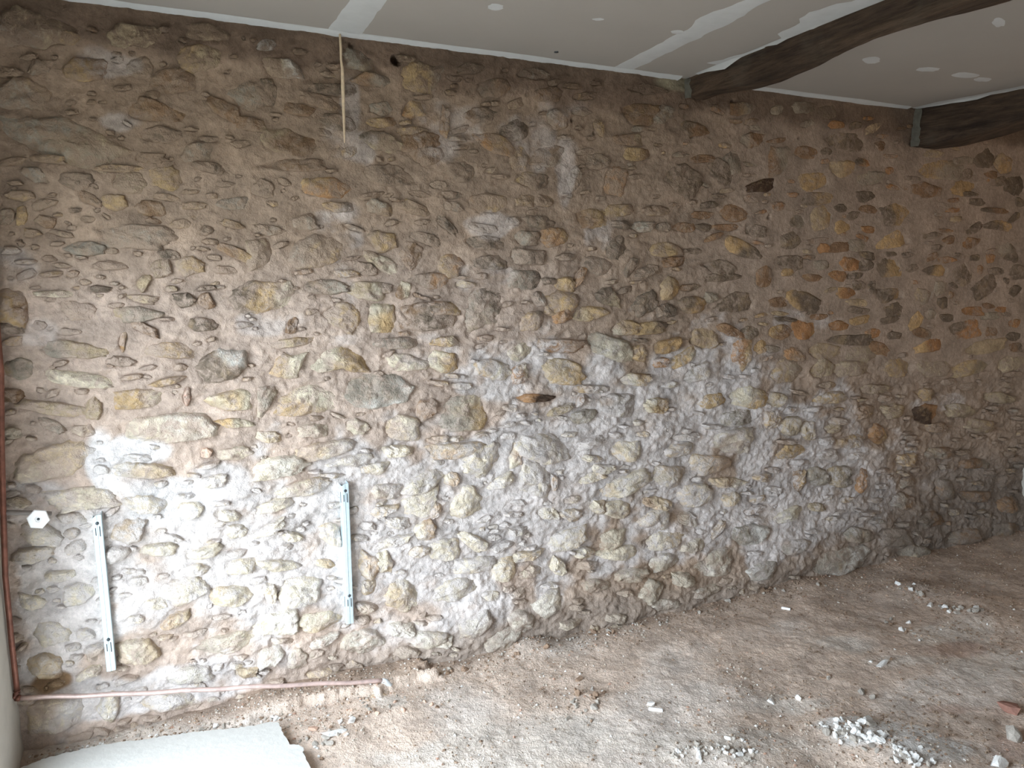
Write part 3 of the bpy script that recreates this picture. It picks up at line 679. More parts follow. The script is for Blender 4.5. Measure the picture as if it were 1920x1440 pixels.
    if tones[0] == 'k':
        damt = 0.0
    C = np.concatenate([C, np.full((len(C), 1), np.clip(damt, 0, 1))], 1)
    return c, V, np.array(Fc), C


sink = np.zeros_like(mort)
reces = np.zeros_like(mort)
for i, s in enumerate(specs):
    stone_geo[i] = build_stone(i, s)
mort = mort - sink - reces


def ell_field(lst, U, V, warp=0.35, seed=0):
    """soft union of ellipses given in photo pixels, laid on the wall"""
    out = np.zeros_like(U)
    for (cx, cy, rx, ry) in lst:
        q = wall_uv(np.array([[cx, cy], [cx + rx, cy], [cx, cy + ry]], float))
        ru, rv = abs(q[1, 0] - q[0, 0]), abs(q[2, 1] - q[0, 1])
        dd = np.sqrt(((U - q[0, 0]) / ru) ** 2 + ((V - q[0, 1]) / rv) ** 2)
        dd = dd + warp * fbm(U * 7, V * 7, 200 + seed, 4) * 2
        out = np.maximum(out, smooth(1.15, 0.75, dd))
    return out


# holes in the mortar
for (hx, hy, r, dep) in [(740, 112, 0.020, 0.06), (657, 88, 0.010, 0.03), (1443, 407, 0.012, 0.04), (1235, 205, 0.012, 0.03), (1073, 225, 0.008, 0.03),
                         (1115, 250, 0.010, 0.03), (1298, 640, 0.014, 0.04), (1522, 628, 0.008, 0.03), (1412, 747, 0.010, 0.03), (1370, 192, 0.010, 0.03),
                         (1300, 250, 0.02, 0.03), (800, 1256, 0.03, 0.06), (1756, 509, 0.007, 0.02), (1500, 258, .008, .02), (1676, 622, .008, .03)]:
    q = wall_uv(np.array([[hx, hy]], float))[0]
    dd = np.hypot((UU - q[0]), (VV - q[1])) / r * (1 + 0.5 * fbm(UU * 60, VV * 60, 9, 2))
    mort -= dep * smooth(1.0, 0.4, dd)

# mortar colours: brown earth above, pinkish earth at left, pale lime below and in runs, tan pointing at the far right
PXg, PYg = px_of(UU, VV)
c_brown, c_pink, c_pale = srgb(160, 139, 120), srgb(186, 167, 153), srgb(208, 200, 196)
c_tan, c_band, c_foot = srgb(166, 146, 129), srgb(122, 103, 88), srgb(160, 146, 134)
nz = fbm(UU * 2.2, VV * 2.6, 71, 4)
mc = np.repeat(c_brown[None, None], nv, 0).repeat(nu, 1)


def lay(mc, f, c):
    return mc * (1 - f[..., None]) + c * f[..., None]


mc = lay(mc, smooth(400, 620, PYg + 90 * nz) * smooth(1250, 900, PXg), c_pink)
mc = lay(mc, smooth(1180, 1420, PXg + 120 * nz), c_tan)
PALE = [(1180, 850, 360, 150), (480, 1030, 330, 160), (850, 960, 320, 190), (1460, 930, 200, 110), (1000, 700, 150, 60), (1340, 700, 130, 70), (130, 1120, 110, 200), (300, 1300, 200, 40)]
RUNS = [(645, 270, 46, 32), (655, 480, 26, 70), (485, 608, 60, 28), (655, 205, 20, 60), (835, 250, 45, 70), (985, 280, 36, 70), (1062, 350, 18, 60), (1130, 445, 30, 40),
        (930, 420, 50, 22), (900, 520, 40, 22), (18, 500, 55, 30), (68, 625, 45, 35), (1370, 615, 60, 26),
        (620, 415, 40, 22), (215, 120, 50, 24), (210, 230, 40, 22), (1060, 195, 40, 26), (640, 640, 40, 12), (1772, 755, 60, 12), (1780, 900, 60, 16), (1590, 850, 40, 16),
        (1190, 590, 40, 26), (790, 660, 60, 26), (1600, 880, 130, 40), (690, 780, 60, 20), (1500, 600, 60, 16), (1000, 620, 40, 20)]
n_hi = fbm(UU * 9, VV * 11, 81, 5, 0.6)
pale = ell_field(PALE, UU, VV, 0.45, 1) * smooth(-0.85, -0.05, n_hi)
mc = lay(mc, pale * 0.95, c_pale)
mc = lay(mc, 0.45 * ell_field(RUNS, UU, VV, 0.55, 2) * smooth(-0.4, 0.2, n_hi), c_pale)
mc = lay(mc, 0.95 * ell_field([(190, 880, 30, 60), (255, 848, 80, 26), (330, 940, 90, 40)], UU, VV, 0.3, 6), srgb(216, 211, 209))
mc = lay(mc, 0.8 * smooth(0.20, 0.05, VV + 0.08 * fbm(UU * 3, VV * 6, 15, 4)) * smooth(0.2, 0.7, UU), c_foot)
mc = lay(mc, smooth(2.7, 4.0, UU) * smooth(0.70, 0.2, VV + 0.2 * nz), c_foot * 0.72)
mc = lay(mc, ell_field([(95, 1275, 45, 26)], UU, VV, 0.4, 3), srgb(140, 112, 84))
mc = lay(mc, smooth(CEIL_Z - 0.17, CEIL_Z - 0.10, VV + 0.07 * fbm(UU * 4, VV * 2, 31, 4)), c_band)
mc = lay(mc, ell_field([(1265, 158, 40, 16)], UU, VV, 0.1, 5), srgb(150, 140, 118))

verts = np.stack([UU, WALL_Y - mort, VV], -1).reshape(-1, 3)
idx = np.arange(nu * nv).reshape(nv, nu)
quads = np.stack([idx[:-1, :-1], idx[:-1, 1:], idx[1:, 1:], idx[1:, :-1]], -1).reshape(-1, 4)
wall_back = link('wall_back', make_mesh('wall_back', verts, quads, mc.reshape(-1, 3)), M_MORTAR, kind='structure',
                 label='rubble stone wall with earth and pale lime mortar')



def mortar_at(c, V):
    iu = np.clip(np.round((c[0] + V[:, 0] - us[0]) / (us[1] - us[0])).astype(int), 0, nu - 1)
    iv = np.clip(np.round((c[1] + V[:, 2] - vs[0]) / (vs[1] - vs[0])).astype(int), 0, nv - 1)
    return mc[iv, iu]


sd_ = []
sv, sf, sc_, off = [], [], [], 0
for i, s in enumerate(specs):
    c, V, Fc, C = stone_geo[i]
    if i in BIG:
        o = link('stone', make_mesh('stone', V, Fc, C, dust=mortar_at(c, V)), M_STONE, parent=wall_back, loc=(c[0], WALL_Y, c[1]))
    else:
        sv.append(V + np.array([c[0], WALL_Y, c[1]])); sf.append(Fc + off); sc_.append(C); sd_.append(mortar_at(c, V)); off += len(V)
link('small_stones', make_mesh('small_stones', np.concatenate(sv), np.concatenate(sf), np.concatenate(sc_), shade_smooth=False, dust=np.concatenate(sd_)), M_STONE, parent=wall_back, kind='stuff')

# ------------------------------------------------------------------ floor
SLAB_PX = [(520, 1353), (527, 1364), (532, 1378), (541, 1388), (544, 1395), (560, 1396), (569, 1401), (568, 1411), (574, 1424), (580, 1436), (590, 1460), (600, 1500), (640, 1600)]
SLAB_TOP_PX = [(20, 1446), (90, 1420), (180, 1398), (270, 1386), (350, 1374), (430, 1366), (480, 1360), (505, 1353)]
SLAB_Z = 0.045


def floor_h(x, y):
    x = np.asarray(x, float); y = np.asarray(y, float)
    h = 0.016 * fbm(x * 1.6, y * 1.9, 401, 3) + 0.008 * fbm(x * 7, y * 9, 411, 4, 0.6) + 0.0035 * fbm(x * 40, y * 40, 421, 3)
    d = WALL_Y - y
    h = h + 0.022 * np.exp(-(d / 0.08) ** 2) * (0.3 + 0.7 * smooth(0.6, 1.0, x)) * (0.7 + 0.8 * fbm(x * 5, y * 5, 431, 3))
    # raised strip of the old floor along the left part of the wall
    led = smooth(0.875, 0.855, x + 0.10 * fbm(x * 12, y * 16, 441, 4, 0.6)) * smooth(0.0, 0.3, x) * smooth(0.15, 0.125, d + 0.07 * fbm(x * 14, y * 14, 451, 4, 0.6))
    h = h + 0.034 * led
    # scraped grooves on the right
    h = h + 0.005 * smooth(1.6, 2.4, x) * fbm((x + y * 0.6) * 2.0, (y - x * 0.35) * 10, 461, 3)
    # heaps
    for (hx, hy, rx, a) in HEAPS:
        h = h + a * np.exp(-(((x - hx) / rx) ** 2 + ((y - hy) / (rx * 0.8)) ** 2))
    return h


HEAPS = []
for (px, py, r, a) in [(1650, 1395, 0.16, 0.03), (1730, 1425, 0.16, 0.03), (1590, 1370, 0.1, 0.02), (1370, 1415, 0.20, 0.02), (1720, 1103, 0.12, 0.03), (1830, 1138, 0.2, 0.03),
                       (620, 1375, 0.10, 0.02), (1105, 1310, 0.08, 0.015), (1480, 1090, 0.12, 0.03), (1000, 1215, 0.1, 0.03)]:
    q = at_z(px, py)
    HEAPS.append((q[0], q[1], r, a))

fx = np.linspace(LEFT_X - 0.01, RIGHT_X + 0.01, 560)
fy = np.concatenate([np.linspace(FRONT_Y - 0.01, 0.7, 60)[:-1], np.linspace(0.7, WALL_Y + 0.02, 230)])
FX, FY = np.meshgrid(fx, fy)
FH = floor_h(FX, FY)
fc = np.repeat(srgb(210, 190, 174)[None, None], len(fy), 0).repeat(len(fx), 1)


def floor_ell(lst, warp, seed):
    out = np.zeros_like(FX)
    for (cx, cy, rx, ry) in lst:
        q0, q1, q2 = at_z(cx, cy), at_z(cx + rx, cy), at_z(cx, cy + ry)
        a = q1[:2] - q0[:2]; b = q2[:2] - q0[:2]
        M = np.linalg.inv(np.array([[a[0], b[0]], [a[1], b[1]]]))
        lx = M[0, 0] * (FX - q0[0]) + M[0, 1] * (FY - q0[1])
        ly = M[1, 0] * (FX - q0[0]) + M[1, 1] * (FY - q0[1])
        dd = np.hypot(lx, ly) + warp * 2 * fbm(FX * 8, FY * 8, 500 + seed, 4)
        out = np.maximum(out, smooth(1.2, 0.6, dd))
    return out


fc = lay(fc, 0.8 * smooth(-0.1, 0.35, fbm(FX * 2.2, FY * 3.0, 471, 4)), srgb(222, 210, 200))
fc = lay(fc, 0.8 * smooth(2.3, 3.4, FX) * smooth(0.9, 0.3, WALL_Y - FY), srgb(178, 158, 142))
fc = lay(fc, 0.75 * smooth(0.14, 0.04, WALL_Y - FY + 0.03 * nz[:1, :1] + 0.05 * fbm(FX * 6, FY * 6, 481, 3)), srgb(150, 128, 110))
fc = lay(fc, floor_ell([(1650, 1385, 90, 26), (1730, 1420, 80, 30), (1590, 1362, 60, 14)], 0.3, 1), srgb(216, 211, 206))
fc = lay(fc, 0.8 * floor_ell([(300, 1400, 260, 40), (1350, 1400, 150, 50), (1790, 1185, 110, 26), (1580, 1205, 60, 18), (1860, 1240, 90, 40), (1040, 1390, 200, 60), (1480, 1320, 80, 24),
                              (740, 1318, 40, 16), (900, 1420, 200, 40), (1700, 1240, 60, 14)], 0.35, 2), srgb(216, 205, 194))
fc = lay(fc, 0.5 * floor_ell([(1780, 1330, 60, 14), (1790, 1215, 70, 18), (1900, 1400, 40, 30)], 0.35, 3), srgb(190, 158, 142))
fidx = np.arange(FX.size).reshape(FX.shape)
fq = np.stack([fidx[:-1, :-1], fidx[:-1, 1:], fidx[1:, 1:], fidx[1:, :-1]], -1).reshape(-1, 4)
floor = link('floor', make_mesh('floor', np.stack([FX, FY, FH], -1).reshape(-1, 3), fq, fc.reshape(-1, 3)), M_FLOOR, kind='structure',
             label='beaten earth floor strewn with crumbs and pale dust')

# remaining slab of screed, broken edge
edge = []
ctrl = SLAB_TOP_PX + SLAB_PX
for a, b in zip(ctrl[:-1], ctrl[1:]):
    n = max(2, int(math.hypot(b[0] - a[0], b[1] - a[1]) / 4))
    for k in range(n):
        t = k / n
        edge.append((a[0] + (b[0] - a[0]) * t + rng.uniform(-1.2, 1.2), a[1] + (b[1] - a[1]) * t + rng.uniform(-1.2, 1.2)))
ep = [at_z(x, y, SLAB_Z)[:2] for x, y in edge]
ep = [np.array([LEFT_X - 0.02, ep[0][1]])] + ep + [np.array([ep[-1][0], 0.3]), np.array([LEFT_X - 0.02, 0.3])]
n = len(ep)
sv_ = [(p[0], p[1], SLAB_Z) for p in ep]
cen = np.mean(np.array(ep), 0)
sv_ += [(p[0] + rng.uniform(-.004, .006), p[1] + rng.uniform(-.004, .004), SLAB_Z - 0.02) for p in ep]
sv_ += [(p[0] - 0.008, p[1] - 0.004, -0.04) for p in ep]
me = bpy.data.meshes.new('screed_slab')
faces_ = [list(range(n))[::-1]]
for k in range(n):
    k1 = (k + 1) % n
    faces_ += [(k, k1, n + k1, n + k), (n + k, n + k1, 2 * n + k1, 2 * n + k)]
me.from_pydata([tuple(map(float, v)) for v in sv_], [], faces_)
me.update()
link('screed_slab', me, M_SCREED, parent=floor, label='remaining pale screed with a broken edge')

# ------------------------------------------------------------------ ceiling: plasterboard panels, joints, filler
ceiling = link('ceiling', boxes_mesh('ceiling', [(LEFT_X - THICK, RIGHT_X + 0.3, FRONT_Y - THICK, WALL_Y + 0.3, CEIL_Z + 0.016, CEIL_Z + 0.12)]), M_BOARD, kind='structure',
               label='grey plasterboard ceiling with white filled joints')


def cz(px, py):
    return at_z(px, py, CEIL_Z)[:2]


def ceil_x_at_wall(px, py):
    return cz(px, py)[0]


J1 = (cz(640, 66), cz(690, 0))
J2 = (cz(1168, 130), cz(1420, 0))
B1L = (cz(1303, 142), cz(1655, 0))
B2L = (cz(1712, 205), cz(1919, 165))


def line_x(L, y):
    (x0, y0), (x1, y1) = L
    return x0 + (x1 - x0) * (y - y0) / (y1 - y0)


def joint_x(L, y):
    return line_x(L, y)


def panel(xa, xb):
    """board between two seams (functions of y), full depth of the room"""
    ya, yb = FRONT_Y, WALL_Y
    g = 0.0015
    P = [(xa(ya) + g, ya), (xb(ya) - g, ya), (xb(yb) - g, yb), (xa(yb) + g, yb)]
    v = [(x, y, CEIL_Z) for x, y in P] + [(x, y, CEIL_Z + 0.0155) for x, y in P]
    f = [(3, 2, 1, 0), (4, 5, 6, 7), (0, 1, 5, 4), (1, 2, 6, 5), (2, 3, 7, 6), (3, 0, 4, 7)]
    link('plasterboard', make_mesh('plasterboard', np.array(v, float), np.array(f), shade_smooth=False), M_BOARD, parent=ceiling)


panel(lambda y: LEFT_X - 0.02, lambda y: line_x(J1, y))
panel(lambda y: line_x(J1, y), lambda y: line_x(J2, y))
panel(lambda y: line_x(J2, y), lambda y: line_x(B1L, y) + 0.1)
panel(lambda y: line_x(B1L, y) + 0.1, lambda y: line_x(B2L, y) + 0.1)
panel(lambda y: line_x(B2L, y) + 0.1, lambda y: RIGHT_X + 0.02)


def ribbon(name, pts, halfw, z, seed, parent, thick=0.0016, rag=0.25, mat=None):
    """thin smear of compound along a line on the ceiling"""
    pts = np.array(pts, float)
    seg = np.hypot(*np.diff(pts, axis=0).T)
    s = np.concatenate([[0], np.cumsum(seg)])
    m = max(8, int(s[-1] / 0.03))
    q = np.linspace(0, s[-1], m)
    c = np.stack([np.interp(q, s, pts[:, 0]), np.interp(q, s, pts[:, 1])], 1)
    t = np.gradient(c, axis=0); t /= np.linalg.norm(t, axis=1)[:, None]
    nrm = np.stack([-t[:, 1], t[:, 0]], 1)
    V, Fc = [], []
    for k in range(m):
        for j, w in enumerate((-1.0, -0.8, 0.8, 1.0)):
            r = halfw * (1 + rag * (fbm(np.array([q[k] * 6]), np.array([j // 2 * 7.7 + seed]), seed, 4)[0] * 2))
            p = c[k] + nrm[k] * w * r
            V.append((p[0], p[1], z - (thick if abs(w) < 0.9 else 0.0)))
    for k in range(m - 1):
        for j in range(3):
            a = k * 4 + j
            Fc.append((a, a + 1, a + 5, a + 4))
    o = link(name, make_mesh(name, np.array(V), np.array(Fc)), mat or M_COMPOUND, parent=parent)
    return o


def along(L, y0, y1):
    return [(line_x(L, y0), y0), (line_x(L, y1), y1)]


ribbon('joint_compound', along(J1, WALL_Y - 0.005, FRONT_Y), 0.062, CEIL_Z, 1, ceiling, rag=0.18)
ribbon('joint_compound', along(J2, WALL_Y - 0.005, FRONT_Y), 0.05, CEIL_Z, 2, ceiling, rag=0.35)
xw1 = line_x(B1L, WALL_Y)
ribbon('joint_compound', [(LEFT_X, WALL_Y - 0.02), (xw1 - 0.25, WALL_Y - 0.02)], 0.024, CEIL_Z, 3, ceiling, rag=0.2)
ribbon('joint_compound', [(2.35, WALL_Y - 0.02), (3.40, WALL_Y - 0.02)], 0.024, CEIL_Z, 4, ceiling, rag=0.3)
ribbon('joint_compound', along(B1L, WALL_Y - 0.25, FRONT_Y), 0.07, CEIL_Z - 0.0004, 5, ceiling, rag=0.8)
ribbon('joint_compound', along(B2L, WALL_Y - 0.02, FRONT_Y), 0.05, CEIL_Z - 0.0004, 6, ceiling, rag=0.3)


def patch(px, py, wx, wy, seed):
    """daub of filler over a screw, given its pixel box"""
    c = cz(px, py)
    ex = cz(px + wx / 2, py) - c
    ey = cz(px, py + wy / 2) - c
    m = 16
    rs = np.random.RandomState(seed)
    V = [(c[0], c[1], CEIL_Z - 0.0022)]
    for t_, z in ((0.7, 0.0018), (1.0, 0.0)):
        for k in range(m):
            th = 2 * math.pi * k / m
            r = t_ * (1 + 0.25 * (rs.rand() - .5))
            p = c + ex * math.cos(th) * r + ey * math.sin(th) * r
            V.append((p[0], p[1], CEIL_Z - z - 0.0002))
    Fc = [(0, 1 + (k + 1) % m, 1 + k) for k in range(m)]
    for k in range(m):
        k1 = (k + 1) % m
        Fc += [(1 + k, 1 + k1, 1 + m + k1), (1 + k, 1 + m + k1, 1 + m + k)]
    link('screw_filler', make_mesh('screw_filler', np.array(V), np.array(Fc)), M_COMPOUND, parent=ceiling)


for k, (px, py, wx, wy) in enumerate([(929, 13, 30, 12), (1122, 36, 22, 5), (1270, 60, 26, 8), (1634, 113, 34, 13), (1740, 130, 46, 8), (1810, 141, 56, 10),
                                      (1842, 149, 32, 8), (1873, 42, 25, 17), (815, 92, 40, 10), (1365, 22, 40, 10)]):
    patch(px, py, wx, wy, k)
sh = cz(1043, 97)
link('screw_hole', tube_mesh('screw_hole', [(sh[0], sh[1], CEIL_Z + 0.004), (sh[0], sh[1], CEIL_Z - 0.003)], 0.008, 10), M_SCREW, parent=ceiling)
# plaster cornice bead where board meets the stones is a thin rough fillet
for (xa, xb, sd) in ((LEFT_X, xw1 - 0.05, 1), (2.36, 3.42, 2)):
    m = int((xb - xa) / 0.02)
    xs = np.linspace(xa, xb, m)
    V, Fc = [], []
    r = 0.016 + 0.006 * fbm(xs * 9, xs * 0 + 3, 600 + sd, 4)
    by = wall_base(xs, np.full_like(xs, CEIL_Z - 0.01))
    for k in range(m):
        y0 = WALL_Y - by[k]
        V += [(xs[k], y0 - r[k] * 1.6, CEIL_Z - 0.0005), (xs[k], y0 - r[k] * 0.9, CEIL_Z - r[k] * 0.45), (xs[k], y0 + 0.02, CEIL_Z - r[k] * 0.8)]
    for k in range(m - 1):
        for j in range(2):
            a = k * 3 + j
            Fc.append((a, a + 1, a + 4, a + 3))
    link('plaster_fillet', make_mesh('plaster_fillet', np.array(V), np.array(Fc)), M_COMPOUND, parent=ceiling)

# ------------------------------------------------------------------ oak beams


def beam(name, L, left_bottom_px, right_px, label, seed, default_w):
    """hewn beam: left face under line L on the ceiling, lower arris and far arris read off the photograph"""
    (x0, y0), (x1, y1) = L
    slope = (x1 - x0) / (y1 - y0)
    ys, zs = [], []
    for (px, py) in left_bottom_px:
        v = ray(px, py)
        # x0 + slope (y - y0) = vx t, y = vy t
        t = (x0 - slope * y0) / (v[0] - slope * v[1])
        ys.append(v[1] * t); zs.append(CAM[2] + v[2] * t)
    o = np.argsort(ys); ys = np.array(ys)[o]; zs = np.array(zs)[o]
    ws_y, ws = [], []
    for (px, py) in right_px:
        zz = zs.mean()
        for _ in range(6):
            p = at_z(px, py, zz)
            zz = float(np.interp(p[1], ys, zs))
        ws_y.append(p[1]); ws.append(p[0] - (x0 + slope * (p[1] - y0)))
    if ws:
        o = np.argsort(ws_y); ws_y = np.array(ws_y)[o]; ws = np.array(ws)[o]
    else:
        ws_y, ws = np.array([0.0]), np.array([default_w])
    print(name, 'y', np.round(ys, 2), 'z', np.round(zs, 3), 'wy', np.round(ws_y, 2), 'w', np.round(ws, 3), 'slope', slope)
    Y = np.linspace(FRONT_Y - 0.05, WALL_Y + 0.03, 150)
    V, Fc = [], []
    ring_n = 0
    for k, y in enumerate(Y):
        xl = x0 + slope * (y - y0)
        zb = float(np.interp(y, ys, zs))
        w = float(np.interp(y, ws_y, ws))
        xr = xl + w
        zt = CEIL_Z + 0.012
        ring = []
        for t in np.linspace(0, 1, 7):                      # left face down
            ring.append((xl, zt + (zb + 0.012 - zt) * t, -1, 0))
        for t in np.linspace(0.05, 0.95, 8):                # underside
            ring.append((xl + (xr - xl) * t, zb, 0, -1))
        for t in np.linspace(1, 0, 7):                      # right face up
            ring.append((xr, zt + (zb + 0.012 - zt) * t, 1, 0))
        ring_n = len(ring)
        jj = np.arange(ring_n)
        dv = 0.007 * fbm(np.full(ring_n, y * 2.2), jj * 0.35 + seed, seed, 4) + 0.004 * fbm(np.full(ring_n, y * 9), jj * 1.3, seed + 5, 3)
        for (x, z, nx, nz_), d in zip(ring, dv):
            V.append((x + nx * d, y, z + nz_ * d))
    for k in range(len(Y) - 1):
        for j in range(ring_n - 1):
            a = k * ring_n + j
            Fc.append((a, a + ring_n, a + ring_n + 1, a + 1))
    root = link(name, make_mesh(name, np.array(V), np.array(Fc)), M_WOOD, label=label, cat='beam', group='old oak ceiling beams')
    return root, ys, zs


beam1, b1y, b1z = beam('oak_beam', B1L, [(1318, 173), (1375, 163), (1440, 148), (1530, 115), (1600, 85), (1700, 45), (1800, 8)],
                       [(1412, 167), (1450, 157), (1520, 130), (1570, 103), (1640, 72), (1770, 36), (1900, 0)],
                       'crooked brown oak beam nearer the middle of the ceiling', 3, 0.2)
beam2, b2y, b2z = beam('oak_beam', B2L, [(1712, 274), (1760, 268), (1830, 250), (1920, 222)], [], 'dark oak beam at the right end of the ceiling', 9, 0.19)


def smear(parent, L, ya, yb, depth, seed):
    """ragged plaster overlapping the top of a beam's left face"""
    Y = np.linspace(ya, yb, 90)
    V, Fc = [], []
    for k, y in enumerate(Y):
        x = line_x(L, y) - 0.011
        d = depth * max(0.02, 0.5 + 1.1 * fbm(np.array([y * 7.0]), np.array([seed * 1.0]), seed, 4)[0])
        V += [(x - 0.012, y, CEIL_Z - 0.001), (x - 0.003, y, CEIL_Z - d * 0.5), (x + 0.004, y, CEIL_Z - d)]
    for k in range(len(Y) - 1):
        for j in range(2):
            a = k * 3 + j
            Fc.append((a, a + 3, a + 4, a + 1))
    link('plaster_smear', make_mesh('plaster_smear', np.array(V), np.array(Fc)), M_COMPOUND, parent=parent)


smear(beam1, B1L, WALL_Y - 0.1, FRONT_Y, 0.022, 4)
smear(beam2, B2L, WALL_Y - 0.02, FRONT_Y, 0.016, 8)
# filler beside the beam ends
for (b, L, zs_, sd) in ((beam1, B1L, b1z, 1), (beam2, B2L, b2z, 2)):
    x = line_x(L, WALL_Y)
    zb = float(zs_[-1])
    m = 14
    V, Fc = [], []
    zz = np.linspace(CEIL_Z - 0.005, zb - 0.004, m)
    rs = np.random.RandomState(40 + sd)
    for z in zz:
        w = 0.004 * rs.uniform(0.2, 1.4)
        V += [(x - 0.012 - w, WALL_Y - 0.012, z), (x - 0.013, WALL_Y - 0.03, z), (x - 0.002, WALL_Y - 0.042 - 2 * w, z)]
    for k in range(m - 1):
        for j in range(2):
            a = k * 3 + j
            Fc.append((a, a + 1, a + 4, a + 3))
    link('end_filler', make_mesh('end_filler', np.array(V), np.array(Fc)), M_ENDFILL, parent=b)

# ------------------------------------------------------------------ fixtures on the wall


def rail(label, top_px, bot_px, tilt_off):
    """slotted galvanised channel standing on the wall"""
    a = at_wall(*top_px, 0.03)
    b = at_wall(*bot_px, 0.03)
    L = float(np.linalg.norm(b - a))
    root = link('metal_rail', None, label=label, cat='metal rail', group='slotted metal rails on the wall')
    root.location = (b[0], WALL_Y, b[2])
    root.rotation_euler = (0, math.atan2(a[0] - b[0], a[2] - b[2]), 0)
    W, D, T = 0.0275, 0.036, 0.0018
    # web with a shallow fold line, two flanges back to the wall, clipped top corner
    sec = [(-W / 2, 0.012), (-W / 2, -D), (-W / 2 + 0.002, -D - 0.001), (-0.001, -D - 0.0022), (0.001, -D - 0.0008), (W / 2 - 0.002, -D - 0.001), (W / 2, -D), (W / 2, 0.012)]
    inn = [(-W / 2 + T, 0.012), (-W / 2 + T, -D + T), (-W / 2 + T + .001, -D + T), (-0.001, -D + T - .001), (0.001, -D + T), (W / 2 - T - .001, -D + T), (W / 2 - T, -D + T), (W / 2 - T, 0.012)]
    loop = sec + inn[::-1]
    m = len(loop)
    V, Fc = [], []
    for z in (0.0, L):
        for (x, y) in loop:
            zz = z
            if z > 0 and x < 0:
                zz = L - 0.010 * (-x / (W / 2))
            V.append((x, y, zz))
    for k in range(m):
        k1 = (k + 1) % m
        Fc.append((k, k1, m + k1, m + k))
    k_ = len(sec)
    for e in (0, m):
        for k in range(k_ - 1):
            q = (e + k, e + k + 1, e + m - 2 - k, e + m - 1 - k)
            Fc.append(q if e == 0 else q[::-1])
    link('channel', make_mesh('channel', np.array(V), np.array(Fc), shade_smooth=False), M_ZINC, parent=root)
    # slots and screws
    for z in (L - 0.055, 0.085):
        for (x, h) in ((-0.006, 0.026), (0.006, 0.034)):
            link('slot', boxes_mesh('slot', [(x - 0.0013, x + 0.0013, -D - 0.0030, -D + 0.0006, z - h / 2, z + h / 2)]), M_SLOT, parent=root)
        link('slot', boxes_mesh('slot', [(-W / 2 - 0.0008, -W / 2 + 0.001, -D * 0.55 - 0.003, -D * 0.55 + 0.003, z - 0.02, z + 0.02)]), M_SLOT, parent=root)
        s = link('screw', tube_mesh('screw', [(0.0, -D + 0.001, z + 0.028), (0.0, -D - 0.0035, z + 0.028), (0.0, -D - 0.0055, z + 0.028)], [0.0055, 0.0055, 0.0032], 12), M_SCREW, parent=root)
    return root


rail('pale galvanised rail at left, below the white plastic cap', (181, 965), (209, 1256), 0)
rail('pale galvanised rail to the right, above the end of the copper pipe', (646, 906), (656, 1168), 0)

# copper pipe: down the corner, elbow, along the foot of the wall, into the mortar
PO = 0.055
pv = [at_wall(2, 700, PO), at_wall(3, 830, PO), at_wall(6, 950, PO), at_wall(10, 1080, PO), at_wall(17, 1210, PO), at_wall(21, 1280, PO), at_wall(23, 1300, PO)]
for p in pv:
    p[0] = max(p[0], LEFT_X + 0.012)
elb = [at_wall(25, 1306, PO), at_wall(30, 1308.5, PO), at_wall(38, 1309, PO)]
hz = [at_wall(x, np.interp(x, [38, 240, 480, 700], [1309, 1301, 1287.5, 1277.5]) + 0.8 * math.sin(x * 0.05), np.interp(x, [60, 700], [PO, 0.13])) for x in range(60, 700, 20)]
endp = [at_wall(706, 1276.5, 0.131), at_wall(716, 1276, 0.131), at_wall(724, 1278, 0.13), at_wall(731, 1284, 0.13), at_wall(735, 1294, 0.13), at_wall(737, 1312, 0.13)]
pipe = link('copper_pipe', None, label='copper heating pipe down the left corner and along the wall foot', cat='pipe')
pipe.location = (pv[0][0], WALL_Y - PO, 0)
ofs = np.array([pv[0][0], WALL_Y - PO, 0])
top_p = np.array([max(at_wall(0, 560, PO)[0], LEFT_X + 0.012), WALL_Y - PO, 2.3])
link('riser', tube_mesh('riser', [p - ofs for p in [top_p] + pv], 0.0085, 12, wobble=0.05), M_COPPER, parent=pipe)
link('elbow', tube_mesh('elbow', [p - ofs for p in [pv[-2] * 0.2 + pv[-1] * 0.8, pv[-1]] + elb], 0.0105, 12), M_COPPER, parent=pipe)
link('run', tube_mesh('run', [p - ofs for p in [elb[-1]] + hz + endp[:2]], 0.0078, 12, wobble=0.06, seed=4), M_COPPERDUST, parent=pipe)
link('end_bend', tube_mesh('end_bend', [p - ofs for p in endp[1:]], [0.0095, 0.0105, 0.0115, 0.012, 0.012], 12, wobble=0.2, seed=5), M_COMPOUND, parent=pipe)

# capped pipe stub from the left wall
cp = link('capped_pipe', None, label='short grey pipe stub ending in a white hexagonal plastic cap', cat='pipe')
c0 = at_wall(-20, 961, 0.05); c0[0] = LEFT_X + 0.0
c1 = at_wall(62, 962, 0.05); c2 = at_wall(96, 963, 0.03)
ctr = at_wall(72, 973, 0.085)
cp.location = c0
link('stub', tube_mesh('stub', [np.zeros(3), (c1 - c0) * 0.5, c1 - c0, c2 - c0], [0.0085, 0.008, 0.008, 0.007], 12, wobble=0.05), M_CONDUIT, parent=cp)
hv, hf = [], []
nd = CAM - ctr; nd /= np.linalg.norm(nd)
nd = nd * 0.8 + np.array([0, -1, 0]) * 0.2; nd /= np.linalg.norm(nd)
ha = np.cross(nd, [0, 0, 1.0]); ha /= np.linalg.norm(ha); hb = np.cross(ha, nd)
prof_ = [(0.0, -0.034), (0.020, -0.034), (0.022, 0.0), (0.030, 0.0), (0.0315, 0.004), (0.0315, 0.010), (0.029, 0.0135), (0.010, 0.0135), (0.008, 0.011), (0.0, 0.011)]
for (r, zz) in prof_:
    for k in range(6):
        th = math.pi / 3 * k + 0.25
        hv.append(ctr - c0 + (ha * math.cos(th) + hb * math.sin(th)) * r + nd * zz)
